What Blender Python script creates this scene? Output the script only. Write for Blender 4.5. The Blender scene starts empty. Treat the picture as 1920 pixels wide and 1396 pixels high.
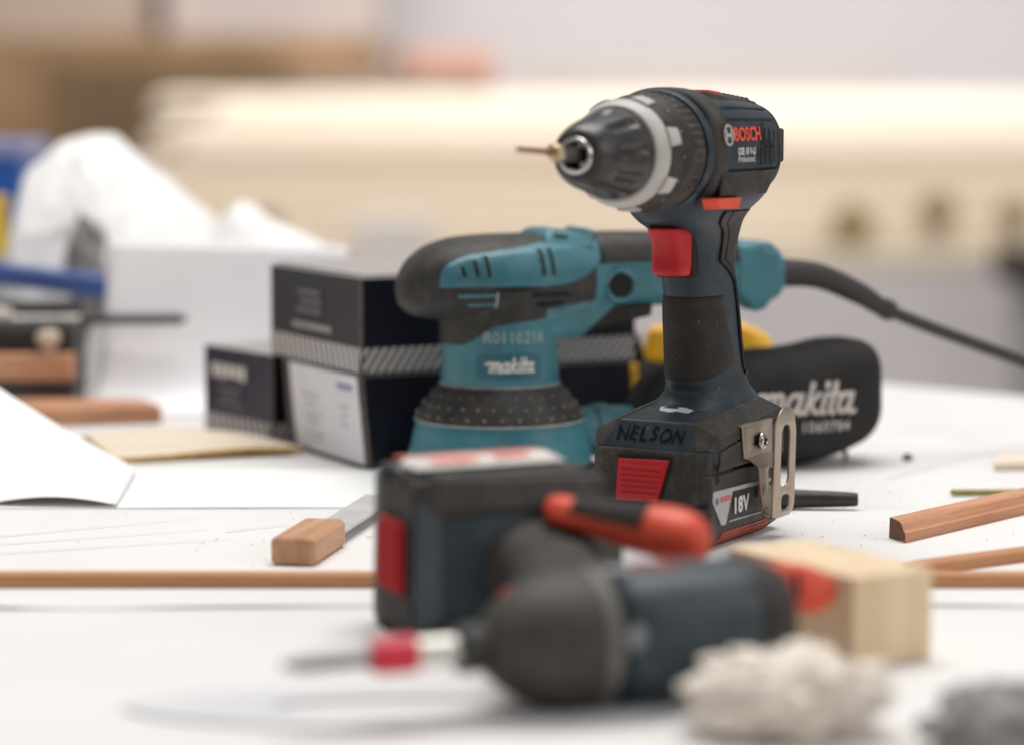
import bpy, bmesh, math, random
from mathutils import Vector, Matrix, noise
random.seed(7)
R = math.radians
scene = bpy.context.scene
COL = scene.collection

# ------------------------------------------------------------------ camera numbers
F, CX, CY, YH, CAMH = 5000.0, 960.0, 698.0, 150.0, 0.2436
PITCH = math.atan((CY - YH) / F)
DRV_P = (.050, 1.032, .0278)
DRV_A = 24.

# ------------------------------------------------------------------ materials
MATS = {}
def nn(nt, t, **kw):
    n = nt.nodes.new(t)
    for k, v in kw.items():
        setattr(n, k, v)
    return n

def pmat(name, col, rough=.5, metal=0., var=.10, scale=60., bump=0., bscale=500., dust=0., dustcol=(.32, .28, .24),
         dscale=90., spec=.5, coat=0., sss=0., stretch=None, speck=0., trans=0., wear=0.):
    if name in MATS:
        return MATS[name]
    m = bpy.data.materials.new(name)
    m.use_nodes = True
    nt = m.node_tree
    b = nt.nodes['Principled BSDF']
    tc = nn(nt, 'ShaderNodeTexCoord')
    mp = nn(nt, 'ShaderNodeMapping')
    nt.links.new(tc.outputs['Object'], mp.inputs['Vector'])
    if stretch:
        mp.inputs['Scale'].default_value = stretch
    n1 = nn(nt, 'ShaderNodeTexNoise')
    n1.inputs['Scale'].default_value = scale
    n1.inputs['Detail'].default_value = 6
    nt.links.new(mp.outputs[0], n1.inputs['Vector'])
    rp = nn(nt, 'ShaderNodeValToRGB')
    rp.color_ramp.elements[0].position = .3
    rp.color_ramp.elements[1].position = .72
    rp.color_ramp.elements[0].color = tuple(c * (1 - var) for c in col) + (1,)
    rp.color_ramp.elements[1].color = tuple(min(1, c * (1 + var)) for c in col) + (1,)
    nt.links.new(n1.outputs['Fac'], rp.inputs['Fac'])
    out = rp.outputs['Color']
    rough_out = None
    if dust > 0:
        n2 = nn(nt, 'ShaderNodeTexNoise')
        n2.inputs['Scale'].default_value = dscale
        n2.inputs['Detail'].default_value = 9
        n2.inputs['Roughness'].default_value = .72
        nt.links.new(tc.outputs['Object'], n2.inputs['Vector'])
        mr = nn(nt, 'ShaderNodeMapRange')
        mr.inputs[1].default_value = .46
        mr.inputs[2].default_value = .80
        mr.inputs[3].default_value = 0.
        mr.inputs[4].default_value = dust
        nt.links.new(n2.outputs['Fac'], mr.inputs[0])
        mx = nn(nt, 'ShaderNodeMixRGB')
        nt.links.new(mr.outputs[0], mx.inputs['Fac'])
        nt.links.new(out, mx.inputs[1])
        mx.inputs[2].default_value = dustcol + (1,)
        out = mx.outputs[0]
    if speck > 0:
        vo = nn(nt, 'ShaderNodeTexNoise')
        vo.inputs['Scale'].default_value = 420
        vo.inputs['Detail'].default_value = 3
        nt.links.new(tc.outputs['Object'], vo.inputs['Vector'])
        m2 = nn(nt, 'ShaderNodeMapRange')
        m2.inputs[1].default_value = .68
        m2.inputs[2].default_value = .76
        m2.inputs[3].default_value = 0.
        m2.inputs[4].default_value = speck
        nt.links.new(vo.outputs['Fac'], m2.inputs[0])
        mx = nn(nt, 'ShaderNodeMixRGB')
        nt.links.new(m2.outputs[0], mx.inputs['Fac'])
        nt.links.new(out, mx.inputs[1])
        mx.inputs[2].default_value = (.45, .41, .36, 1)
        out = mx.outputs[0]
    if wear > 0:
        bv = nn(nt, 'ShaderNodeBevel', samples=4)
        bv.inputs['Radius'].default_value = .0016
        ge = nn(nt, 'ShaderNodeNewGeometry')
        dp = nn(nt, 'ShaderNodeVectorMath', operation='DOT_PRODUCT')
        nt.links.new(bv.outputs[0], dp.inputs[0])
        nt.links.new(ge.outputs['Normal'], dp.inputs[1])
        m3 = nn(nt, 'ShaderNodeMapRange')
        m3.inputs[1].default_value = .985
        m3.inputs[2].default_value = .86
        nt.links.new(dp.outputs['Value'], m3.inputs[0])
        n4 = nn(nt, 'ShaderNodeTexNoise')
        n4.inputs['Scale'].default_value = 240
        n4.inputs['Detail'].default_value = 6
        nt.links.new(tc.outputs['Object'], n4.inputs['Vector'])
        m4 = nn(nt, 'ShaderNodeMapRange')
        m4.inputs[1].default_value = .40
        m4.inputs[2].default_value = .66
        m4.inputs[4].default_value = wear
        nt.links.new(n4.outputs['Fac'], m4.inputs[0])
        mu = nn(nt, 'ShaderNodeMath', operation='MULTIPLY')
        nt.links.new(m3.outputs[0], mu.inputs[0])
        nt.links.new(m4.outputs[0], mu.inputs[1])
        mx = nn(nt, 'ShaderNodeMixRGB')
        nt.links.new(mu.outputs[0], mx.inputs['Fac'])
        nt.links.new(out, mx.inputs[1])
        mx.inputs[2].default_value = tuple(min(.6, c * 1.25 + .02) for c in dustcol) + (1,)
        out = mx.outputs[0]
        # fine scratches: stretched noise streaks
        m5 = nn(nt, 'ShaderNodeMapping')
        m5.inputs['Scale'].default_value = (60, 60, 900)
        m5.inputs['Rotation'].default_value = (.5, .9, .3)
        nt.links.new(tc.outputs['Object'], m5.inputs['Vector'])
        n5 = nn(nt, 'ShaderNodeTexNoise')
        n5.inputs['Scale'].default_value = 2.2
        n5.inputs['Detail'].default_value = 2
        nt.links.new(m5.outputs[0], n5.inputs['Vector'])
        m6 = nn(nt, 'ShaderNodeMapRange')
        m6.inputs[1].default_value = .70
        m6.inputs[2].default_value = .78
        m6.inputs[4].default_value = .35 * wear
        nt.links.new(n5.outputs['Fac'], m6.inputs[0])
        mx = nn(nt, 'ShaderNodeMixRGB')
        nt.links.new(m6.outputs[0], mx.inputs['Fac'])
        nt.links.new(out, mx.inputs[1])
        mx.inputs[2].default_value = tuple(min(.6, c * 1.1 + .02) for c in dustcol) + (1,)
        out = mx.outputs[0]
    nt.links.new(out, b.inputs['Base Color'])
    b.inputs['Metallic'].default_value = metal
    b.inputs['Specular IOR Level'].default_value = spec
    b.inputs['Coat Weight'].default_value = coat
    if trans:
        b.inputs['Transmission Weight'].default_value = trans
    r2 = nn(nt, 'ShaderNodeMapRange')
    r2.inputs[3].default_value = max(.03, rough - .08)
    r2.inputs[4].default_value = min(1, rough + .10)
    nt.links.new(n1.outputs['Fac'], r2.inputs[0])
    nt.links.new(r2.outputs[0], b.inputs['Roughness'])
    if bump > 0:
        n3 = nn(nt, 'ShaderNodeTexNoise')
        n3.inputs['Scale'].default_value = bscale
        n3.inputs['Detail'].default_value = 4
        nt.links.new(mp.outputs[0], n3.inputs['Vector'])
        bp = nn(nt, 'ShaderNodeBump')
        bp.inputs['Strength'].default_value = bump
        bp.inputs['Distance'].default_value = .0006
        nt.links.new(n3.outputs['Fac'], bp.inputs['Height'])
        nt.links.new(bp.outputs[0], b.inputs['Normal'])
    MATS[name] = m
    return m

def woodmat(name, c0, c1, axis=0, scale=26., rough=.6, fine=220., pores=.35):
    if name in MATS:
        return MATS[name]
    m = bpy.data.materials.new(name)
    m.use_nodes = True
    nt = m.node_tree
    b = nt.nodes['Principled BSDF']
    tc = nn(nt, 'ShaderNodeTexCoord')
    mp = nn(nt, 'ShaderNodeMapping')
    s = [1., 1., 1.]
    s[axis] = .06
    mp.inputs['Scale'].default_value = s
    nt.links.new(tc.outputs['Object'], mp.inputs['Vector'])
    a = nn(nt, 'ShaderNodeTexNoise')
    a.inputs['Scale'].default_value = scale * 3
    a.inputs['Detail'].default_value = 5
    a.inputs['Distortion'].default_value = .6
    nt.links.new(mp.outputs[0], a.inputs['Vector'])
    f = nn(nt, 'ShaderNodeTexNoise')
    f.inputs['Scale'].default_value = fine * 5
    f.inputs['Detail'].default_value = 3
    nt.links.new(mp.outputs[0], f.inputs['Vector'])
    rp = nn(nt, 'ShaderNodeValToRGB')
    rp.color_ramp.elements[0].position = .35
    rp.color_ramp.elements[1].position = .66
    rp.color_ramp.elements[0].color = c0 + (1,)
    rp.color_ramp.elements[1].color = c1 + (1,)
    nt.links.new(a.outputs['Fac'], rp.inputs['Fac'])
    mr = nn(nt, 'ShaderNodeMapRange')
    mr.inputs[1].default_value = .52
    mr.inputs[2].default_value = .72
    mr.inputs[4].default_value = pores
    nt.links.new(f.outputs['Fac'], mr.inputs[0])
    mx = nn(nt, 'ShaderNodeMixRGB')
    nt.links.new(mr.outputs[0], mx.inputs['Fac'])
    nt.links.new(rp.outputs[0], mx.inputs[1])
    mx.inputs[2].default_value = tuple(c * .45 for c in c0) + (1,)
    nt.links.new(mx.outputs[0], b.inputs['Base Color'])
    b.inputs['Roughness'].default_value = rough
    b.inputs['Specular IOR Level'].default_value = .3
    bp = nn(nt, 'ShaderNodeBump')
    bp.inputs['Strength'].default_value = .25
    bp.inputs['Distance'].default_value = .0004
    nt.links.new(f.outputs['Fac'], bp.inputs['Height'])
    nt.links.new(bp.outputs[0], b.inputs['Normal'])
    MATS[name] = m
    return m

def stripemat(name, ca, cb, n, slope):
    if name in MATS:
        return MATS[name]
    m = bpy.data.materials.new(name)
    m.use_nodes = True
    nt = m.node_tree
    b = nt.nodes['Principled BSDF']
    tc = nn(nt, 'ShaderNodeTexCoord')
    sp = nn(nt, 'ShaderNodeSeparateXYZ')
    nt.links.new(tc.outputs['Object'], sp.inputs[0])
    a1 = nn(nt, 'ShaderNodeMath', operation='ADD')
    nt.links.new(sp.outputs[0], a1.inputs[0])
    nt.links.new(sp.outputs[1], a1.inputs[1])
    a2 = nn(nt, 'ShaderNodeMath', operation='MULTIPLY_ADD')
    nt.links.new(sp.outputs[2], a2.inputs[0])
    a2.inputs[1].default_value = slope
    nt.links.new(a1.outputs[0], a2.inputs[2])
    a3 = nn(nt, 'ShaderNodeMath', operation='MULTIPLY')
    nt.links.new(a2.outputs[0], a3.inputs[0])
    a3.inputs[1].default_value = n
    a4 = nn(nt, 'ShaderNodeMath', operation='FRACT')
    nt.links.new(a3.outputs[0], a4.inputs[0])
    rp = nn(nt, 'ShaderNodeValToRGB')
    rp.color_ramp.interpolation = 'CONSTANT'
    rp.color_ramp.elements[0].color = ca + (1,)
    rp.color_ramp.elements[1].color = cb + (1,)
    rp.color_ramp.elements[1].position = .42
    nt.links.new(a4.outputs[0], rp.inputs['Fac'])
    nt.links.new(rp.outputs[0], b.inputs['Base Color'])
    b.inputs['Roughness'].default_value = .45
    MATS[name] = m
    return m

NAVY = pmat('navy plastic', (.0165, .031, .044), rough=.44, var=.25, scale=45, bump=.25, bscale=1500, dust=.14, dustcol=(.20, .20, .19), speck=.32, spec=.4, wear=.5)
NAVYD = pmat('navy plastic smooth', (.016, .026, .036), rough=.38, var=.2, bump=.15, bscale=1500, dust=.08)
RUBBER = pmat('worn black rubber', (.030, .027, .024), rough=.62, var=.3, scale=35, bump=.5, bscale=1300, dust=.42, dustcol=(.17, .145, .12), speck=.25, spec=.35, wear=.7)
GRIP = pmat('grip rubber', (.017, .014, .012), rough=.6, var=.35, scale=50, bump=.8, bscale=1800, dust=.24, dustcol=(.12, .10, .08), spec=.35, speck=.25)
BLACK = pmat('black plastic', (.018, .0175, .017), rough=.45, var=.25, scale=50, bump=.35, bscale=1600, dust=.2, dustcol=(.2, .18, .16), speck=.2, wear=.5)
CHUCK = pmat('chuck plastic', (.020, .019, .018), rough=.33, var=.3, scale=60, bump=.2, bscale=900, dust=.38, dustcol=(.22, .2, .18), speck=.5, wear=.6)
DARK = pmat('dark gap', (.004, .004, .005), rough=.8, var=.1)
RED = pmat('red plastic', (.46, .010, .016), rough=.40, spec=.35, var=.12, scale=70, dust=.06, dustcol=(.55, .25, .2), bump=.15, bscale=900)
ORANGE = pmat('orange red plastic', (.74, .075, .030), rough=.4, var=.12, dust=.08, dustcol=(.6, .35, .25), bump=.1)
INKRED = pmat('orange red print', (.75, .075, .035), rough=.5, var=.15, scale=200)
INKWHITE = pmat('white print', (.72, .70, .68), rough=.5, var=.15, scale=300)
GREYPRINT = pmat('grey label', (.42, .42, .44), rough=.4, var=.06, scale=120)
MARKER = pmat('black marker ink', (.0065, .0085, .012), rough=.75, spec=.15, var=.3, scale=120)
RINGGREY = pmat('pale grey plastic', (.50, .48, .46), rough=.45, var=.15, scale=60, dust=.25, dustcol=(.2, .17, .14), dscale=60)
STEEL = pmat('bright steel', (.62, .60, .57), rough=.22, metal=1., var=.12, scale=80)
CLIPM = pmat('nickel clip', (.47, .40, .33), rough=.36, metal=1., var=.16, scale=60, bump=.2, bscale=900, dust=.22, dustcol=(.25, .15, .09), dscale=120)
BRASSY = pmat('brassy steel', (.50, .40, .26), rough=.4, metal=1., var=.3, scale=200)
BITM = pmat('bronze bit', (.20, .07, .045), rough=.45, metal=.7, var=.25)
STRIPEM = pmat('dull orange plastic', (.46, .085, .045), rough=.5, var=.2, scale=150, dust=.15)
FOIL = pmat('foil sticker', (.85, .86, .90), rough=.3, metal=.4, var=.2, scale=250, bump=.8, bscale=300)
TEAL = pmat('teal plastic', (.032, .162, .205), rough=.40, var=.2, scale=35, bump=.25, bscale=1200, dust=.24, dustcol=(.25, .32, .32), speck=.25, wear=.6)
PALEEDGE = pmat('pale scuffed seam', (.30, .33, .33), rough=.6, var=.3, scale=160)
SRUB = pmat('sander rubber', (.028, .026, .024), rough=.52, var=.25, scale=40, bump=.5, bscale=1000, dust=.34, dustcol=(.16, .145, .125), spec=.35, speck=.2, wear=.6)
CORD = pmat('cord rubber', (.030, .027, .026), rough=.55, var=.2, bump=.3)
BAGF = pmat('black bag cloth', (.024, .0235, .023), rough=.85, var=.25, scale=50, bump=1., bscale=900, dust=.15, dustcol=(.08, .08, .08), spec=.3)
CHALK = pmat('chalky writing', (.30, .39, .40), rough=.8, var=.3, scale=250)
TABLE = pmat('white table board', (.765, .75, .737), rough=.55, var=.05, scale=9, bump=.06, bscale=120, dust=.22, dustcol=(.62, .55, .48), dscale=22, spec=.3)
PAPER = pmat('white paper', (.90, .893, .886), rough=.75, var=.015, scale=15, spec=.2)
PAPERB = pmat('off white paper', (.765, .75, .74), rough=.75, var=.03, scale=8, spec=.2)
CARD = pmat('white card', (.88, .865, .885), rough=.7, var=.03, scale=12, spec=.2)
MAHOG = woodmat('pink brown hardwood', (.46, .21, .115), (.60, .32, .19), axis=0, scale=30)
MAHOGY = woodmat('pink brown hardwood handle', (.46, .24, .135), (.60, .36, .22), axis=0, scale=30)
STRIPW = woodmat('brown moulding wood', (.47, .215, .10), (.57, .29, .145), axis=0, scale=30)
ENDW = pmat('end grain', (.17, .075, .045), rough=.7, var=.3, scale=700)
PINE = woodmat('pale pine', (.72, .54, .34), (.82, .66, .46), axis=2, scale=24, pores=.10)
PLY = woodmat('pale plywood', (.74, .62, .48), (.82, .72, .58), axis=0, scale=12, pores=.08)
PLYEDGE = pmat('golden plywood edge', (.55, .33, .10), rough=.6, var=.3, scale=90)
TISSUE = pmat('off white crumpled cloth', (.88, .80, .71), rough=.85, var=.08, scale=30, spec=.15)
PLASTIC = pmat('white plastic film', (.86, .85, .835), rough=.5, var=.03, scale=20)
GREYRAG_SHADE = pmat('grey cloth', (.27, .255, .245), rough=.9, var=.35, scale=45)  # real grey cloth, and the lump that stands in for shade
NAVYBOX = pmat('navy printed card', (.012, .013, .040), rough=.38, var=.15, scale=30)
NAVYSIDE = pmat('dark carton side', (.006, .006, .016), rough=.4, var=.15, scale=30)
BLACKBOX = pmat('charcoal printed card', (.022, .020, .024), rough=.38, var=.15, scale=30, spec=.5)
BOXEDGE = pmat('scuffed brown card edge', (.13, .10, .09), rough=.7, var=.4, scale=200)
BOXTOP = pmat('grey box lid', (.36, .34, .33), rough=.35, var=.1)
YELLOW = pmat('yellow plastic', (.80, .42, .02), rough=.4, var=.08)
BLUE = pmat('blue plastic', (.01, .09, .38), rough=.4, var=.1)
BLUEG = pmat('blue metal', (.07, .13, .38), rough=.4, var=.1)
DKBLUE = pmat('dark blue metal', (.02, .035, .14), rough=.4, var=.1)
RODM = pmat('grey metal rod', (.50, .48, .45), rough=.35, metal=.6, var=.2)
SCREWY = pmat('zinc yellow screw', (.42, .38, .12), rough=.35, metal=.8, var=.2)

# ------------------------------------------------------------------ object helpers
def tag(o, label, cat, group=None, kind=None):
    if label: o['label'] = label
    if cat: o['category'] = cat
    if group: o['group'] = group
    if kind: o['kind'] = kind
    return o

def empty(name, loc, rotz=0., label=None, cat=None, group=None):
    o = bpy.data.objects.new(name, None)
    COL.objects.link(o)
    o.location = loc
    o.rotation_euler = (0, 0, rotz)
    o.empty_display_size = .02
    return tag(o, label, cat, group)

def obj(name, bm, m, parent=None, smooth=True, sub=0, bevel=0., mats=None, angle=35):
    me = bpy.data.meshes.new(name)
    bm.normal_update()
    bm.to_mesh(me)
    bm.free()
    me.materials.append(m)
    for x in (mats or []):
        me.materials.append(x)
    o = bpy.data.objects.new(name, me)
    COL.objects.link(o)
    if parent: o.parent = parent
    if smooth:
        for p in me.polygons: p.use_smooth = True
        if angle < 180:
            me.set_sharp_from_angle(angle=R(angle))
    if bevel:
        md = o.modifiers.new('bevel', 'BEVEL')
        md.width = bevel
        md.segments = 3
        md.limit_method = 'ANGLE'
        md.angle_limit = R(25)
        md.harden_normals = True
    if sub:
        md = o.modifiers.new('sub', 'SUBSURF')
        md.levels = md.render_levels = sub
    return o

def loft(bm, rings, closed=True, cap=True):
    vs = [[bm.verts.new(p) for p in r] for r in rings]
    n = len(vs[0])
    for a, b in zip(vs[:-1], vs[1:]):
        for i in range(n if closed else n - 1):
            j = (i + 1) % n
            bm.faces.new((a[i], a[j], b[j], b[i]))
    if cap and closed:
        bm.faces.new(list(reversed(vs[0])))
        bm.faces.new(vs[-1])
    bmesh.ops.recalc_face_normals(bm, faces=bm.faces[:])
    return vs

def sgnp(v, e):
    return math.copysign(abs(v) ** e, v)

def sup(a, b, n, N=48):
    return [(a * sgnp(math.cos(2 * math.pi * i / N), 2. / n), b * sgnp(math.sin(2 * math.pi * i / N), 2. / n)) for i in range(N)]

def lathe_x(bm, prof, N=64, c=(0, 0, 0), cap=True, fr=None):
    """prof: list of (x, r) about the X axis; fr(theta, x, r) may change r"""
    rings = []
    for x, r in prof:
        ring = []
        for i in range(N):
            t = 2 * math.pi * i / N
            rr = fr(t, x, r) if fr else r
            ring.append((c[0] + x, c[1] + rr * math.cos(t), c[2] + rr * math.sin(t)))
        rings.append(ring)
    loft(bm, rings, True, cap)
    return bm

def lathe_z(bm, prof, N=72, c=(0, 0, 0), cap=True):
    rings = [[(c[0] + r * math.cos(2 * math.pi * i / N), c[1] + r * math.sin(2 * math.pi * i / N), c[2] + z) for i in range(N)] for z, r in prof]
    loft(bm, rings, True, cap)
    return bm

def box(bm, lo, hi):
    g = bmesh.ops.create_cube(bm, size=1)['verts']
    for v in g:
        v.co = Vector([lo[k] + (v.co[k] + .5) * (hi[k] - lo[k]) for k in range(3)])
    return g

def hull(pts):
    bm = bmesh.new()
    vs = [bm.verts.new(p) for p in pts]
    r = bmesh.ops.convex_hull(bm, input=vs)
    bmesh.ops.dissolve_limit(bm, angle_limit=R(1.5), verts=bm.verts[:], edges=bm.edges[:])
    for v in [v for v in bm.verts if not v.link_faces]:
        bm.verts.remove(v)
    bmesh.ops.recalc_face_normals(bm, faces=bm.faces[:])
    return bm

def tube(bm, pts, rad, N=16, cap=True):
    pts = [Vector(p) for p in pts]
    n = len(pts)
    rad = rad if isinstance(rad, (list, tuple)) else [rad] * n
    rings = []
    up = Vector((0, 0, 1))
    prev = None
    for i, p in enumerate(pts):
        t = (pts[min(i + 1, n - 1)] - pts[max(i - 1, 0)]).normalized()
        s = t.cross(up if prev is None else prev.cross(t) if False else up)
        if s.length < 1e-4: s = t.cross(Vector((0, 1, 0)))
        s.normalize()
        w = s.cross(t)
        rings.append([p + s * rad[i] * math.cos(2 * math.pi * k / N) + w * rad[i] * math.sin(2 * math.pi * k / N) for k in range(N)])
    loft(bm, rings, True, cap)
    return bm

def spline(pts, n):
    """Catmull-Rom through points"""
    P = [Vector(p) for p in pts]
    P = [P[0] * 2 - P[1]] + P + [P[-1] * 2 - P[-2]]
    out = []
    seg = len(P) - 3
    for k in range(n + 1):
        u = k / n * seg
        i = min(int(u), seg - 1)
        t = u - i
        a, b, c, d = P[i:i + 4]
        out.append(.5 * ((2 * b) + (c - a) * t + (2 * a - 5 * b + 4 * c - d) * t * t + (3 * b - a - 3 * c + d) * t ** 3))
    return out

def plate_bm(outer, holes=(), th=0., bev=0., fillet=False):
    """filled 2D outline with holes -> bmesh in XY, thickness along Z (centred)"""
    cu = bpy.data.curves.new('plate', 'CURVE')
    cu.dimensions = '2D'
    cu.fill_mode = 'BOTH'
    for loop in [outer] + list(holes):
        s = cu.splines.new('POLY')
        s.points.add(len(loop) - 1)
        for i, p in enumerate(loop): s.points[i].co = (p[0], p[1], 0, 1)
        s.use_cyclic_u = True
    cu.extrude = th / 2 - bev if th else 0
    cu.bevel_depth = bev
    cu.bevel_resolution = 2
    if bev: cu.offset = -bev
    return curve_bm(cu)

def curve_bm(cu):
    o = bpy.data.objects.new('tmp', cu)
    COL.objects.link(o)
    bpy.context.view_layer.update()
    dg = bpy.context.evaluated_depsgraph_get()
    me = bpy.data.meshes.new_from_object(o.evaluated_get(dg))
    bm = bmesh.new()
    bm.from_mesh(me)
    bpy.data.objects.remove(o)
    bpy.data.curves.remove(cu)
    bpy.data.meshes.remove(me)
    bmesh.ops.remove_doubles(bm, verts=bm.verts[:], dist=1e-6)
    return bm

def text_bm(s, size, bold=0., shear=0., xs=1., space=1.):
    cu = bpy.data.curves.new('txt', 'FONT')
    cu.body = s
    cu.size = size
    cu.offset = bold * size
    cu.shear = shear
    cu.space_character = space
    cu.align_x = 'CENTER'
    cu.align_y = 'CENTER'
    cu.resolution_u = 4
    bm = curve_bm(cu)
    for v in bm.verts: v.co.x *= xs
    return bm

def remap(bm, f, cuts=0):
    """map flat XY(Z) geometry through f(u, v, w) -> 3D; cuts = strip width for bending"""
    if cuts:
        xs = [v.co.x for v in bm.verts]
        x = min(xs) + cuts
        while x < max(xs):
            bmesh.ops.bisect_plane(bm, geom=bm.verts[:] + bm.edges[:] + bm.faces[:], plane_co=(x, 0, 0), plane_no=(1, 0, 0))
            x += cuts
    for v in bm.verts: v.co = f(v.co.x, v.co.y, v.co.z)
    bmesh.ops.recalc_face_normals(bm, faces=bm.faces[:])
    return bm

def rrect(w, h, r, n=6, cx=0, cy=0):
    out = []
    for k, (sx, sy) in enumerate(((1, 1), (-1, 1), (-1, -1), (1, -1))):
        for i in range(n + 1):
            a = math.pi / 2 * (k + i / n)
            out.append((cx + sx * (w / 2 - r) + r * math.cos(a), cy + sy * (h / 2 - r) + r * math.sin(a)))
    return out

def circle(r, n=40, cx=0, cy=0, sx=1, sy=1):
    return [(cx + r * sx * math.cos(2 * math.pi * i / n), cy + r * sy * math.sin(2 * math.pi * i / n)) for i in range(n)]

def ribbon_bm(strokes, w):
    """bold pen strokes: list of polylines; each stroke a hair higher than the last so that none are coplanar"""
    bm = bmesh.new()
    for k, st in enumerate(strokes):
        z = k * .00004
        P = [Vector((p[0], p[1], 0)) for p in st]
        n = len(P)
        L, Rr = [], []
        for i, p in enumerate(P):
            t = (P[min(i + 1, n - 1)] - P[max(i - 1, 0)]).normalized()
            q = Vector((-t.y, t.x, 0)) * w / 2
            e = t * (w * .3) * (-1 if i == 0 else 1 if i == n - 1 else 0)
            L.append(bm.verts.new((p.x + q.x + e.x, p.y + q.y + e.y, z)))
            Rr.append(bm.verts.new((p.x - q.x + e.x, p.y - q.y + e.y, z)))
        for i in range(n - 1):
            bm.faces.new((L[i], L[i + 1], Rr[i + 1], Rr[i]))
    return bm

def script_logo(width):
    arc = lambda cx, cy, rx, ry, a0, a1, n=14: [(cx + rx * math.cos(R(a0 + (a1 - a0) * i / n)), cy + ry * math.sin(R(a0 + (a1 - a0) * i / n))) for i in range(n + 1)]
    S = []
    S.append([(-.55, .80), (-.3, .98), (.0, .98), (.12, .8), (.12, 0)])
    S.append(arc(.33, .68, .22, .30, 180, 0) + [(.55, 0)])
    S.append(arc(.76, .68, .22, .30, 180, 0) + [(.98, .12), (1.1, 0), (1.25, .06)])
    S.append(arc(1.62, .5, .30, .46, 20, 380, 24))
    S.append([(1.94, .98), (1.94, .12), (2.06, 0), (2.2, .06)])
    S.append([(2.38, 1.5), (2.38, 0)])
    S.append([(2.42, .45), (2.85, .98)])
    S.append([(2.5, .55), (2.85, .06), (3.05, .04)])
    S.append([(3.2, .98), (3.2, .12), (3.32, 0), (3.45, .06)])
    S.append([(3.2, 1.28), (3.2, 1.50)])
    S.append([(3.66, 1.5), (3.66, .12), (3.78, 0), (3.95, .06)])
    S.append([(3.4, .95), (4.0, .95)])
    S.append(arc(4.38, .5, .30, .46, 20, 380, 24))
    S.append([(4.70, .98), (4.70, .12), (4.82, 0), (5.1, .08)])
    k = width / 6.0
    S = [[((x - 2.35 + .32 * y) * k, (y - .6) * k) for x, y in s] for s in S]
    return ribbon_bm(S, .235 * k)

def hemblem(r):
    """ring with an H shaped armature inside, as flat outlines"""
    bm = plate_bm(circle(r), [circle(r * .80)])
    b2 = plate_bm([(-.62 * r, .5 * r), (-.36 * r, .5 * r), (-.36 * r, .14 * r), (.36 * r, .14 * r), (.36 * r, .5 * r), (.62 * r, .5 * r),
                   (.62 * r, -.5 * r), (.36 * r, -.5 * r), (.36 * r, -.14 * r), (-.36 * r, -.14 * r), (-.36 * r, -.5 * r), (-.62 * r, -.5 * r)])
    me = bpy.data.meshes.new('x')
    b2.to_mesh(me); b2.free()
    bm.from_mesh(me)
    bpy.data.meshes.remove(me)
    return bm

def lerp_tab(tab, x):
    """piecewise-linear table lookup: rows (key, a, b, ...)"""
    tab = sorted(tab)
    if x <= tab[0][0]: return tab[0][1:]
    for p, q in zip(tab[:-1], tab[1:]):
        if x <= q[0]:
            t = (x - p[0]) / (q[0] - p[0])
            return tuple(a + (b - a) * t for a, b in zip(p[1:], q[1:]))
    return tab[-1][1:]

def grid_patch(bm, f, us, vs):
    V = [[bm.verts.new(f(u, v)) for v in vs] for u in us]
    for i in range(len(us) - 1):
        for j in range(len(vs) - 1):
            bm.faces.new((V[i][j], V[i + 1][j], V[i + 1][j + 1], V[i][j + 1]))
    return bm

def frange(a, b, n):
    return [a + (b - a) * i / n for i in range(n + 1)]

def solidify(o, t, off=1.):
    md = o.modifiers.new('thick', 'SOLIDIFY')
    md.thickness = t
    md.offset = off
    return o
#@@SPLIT
# =================================================================== cordless tool base: foot + battery (shared by both cordless tools)
def side_map(y, off=0.):
    """text laid on the left flank of a tool (seen from +Y): u runs to the tool's rear (-X), v up"""
    return lambda u, v, w, x0=0, z0=0: Vector((x0 - u, y + off + w, z0 + v))

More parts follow.
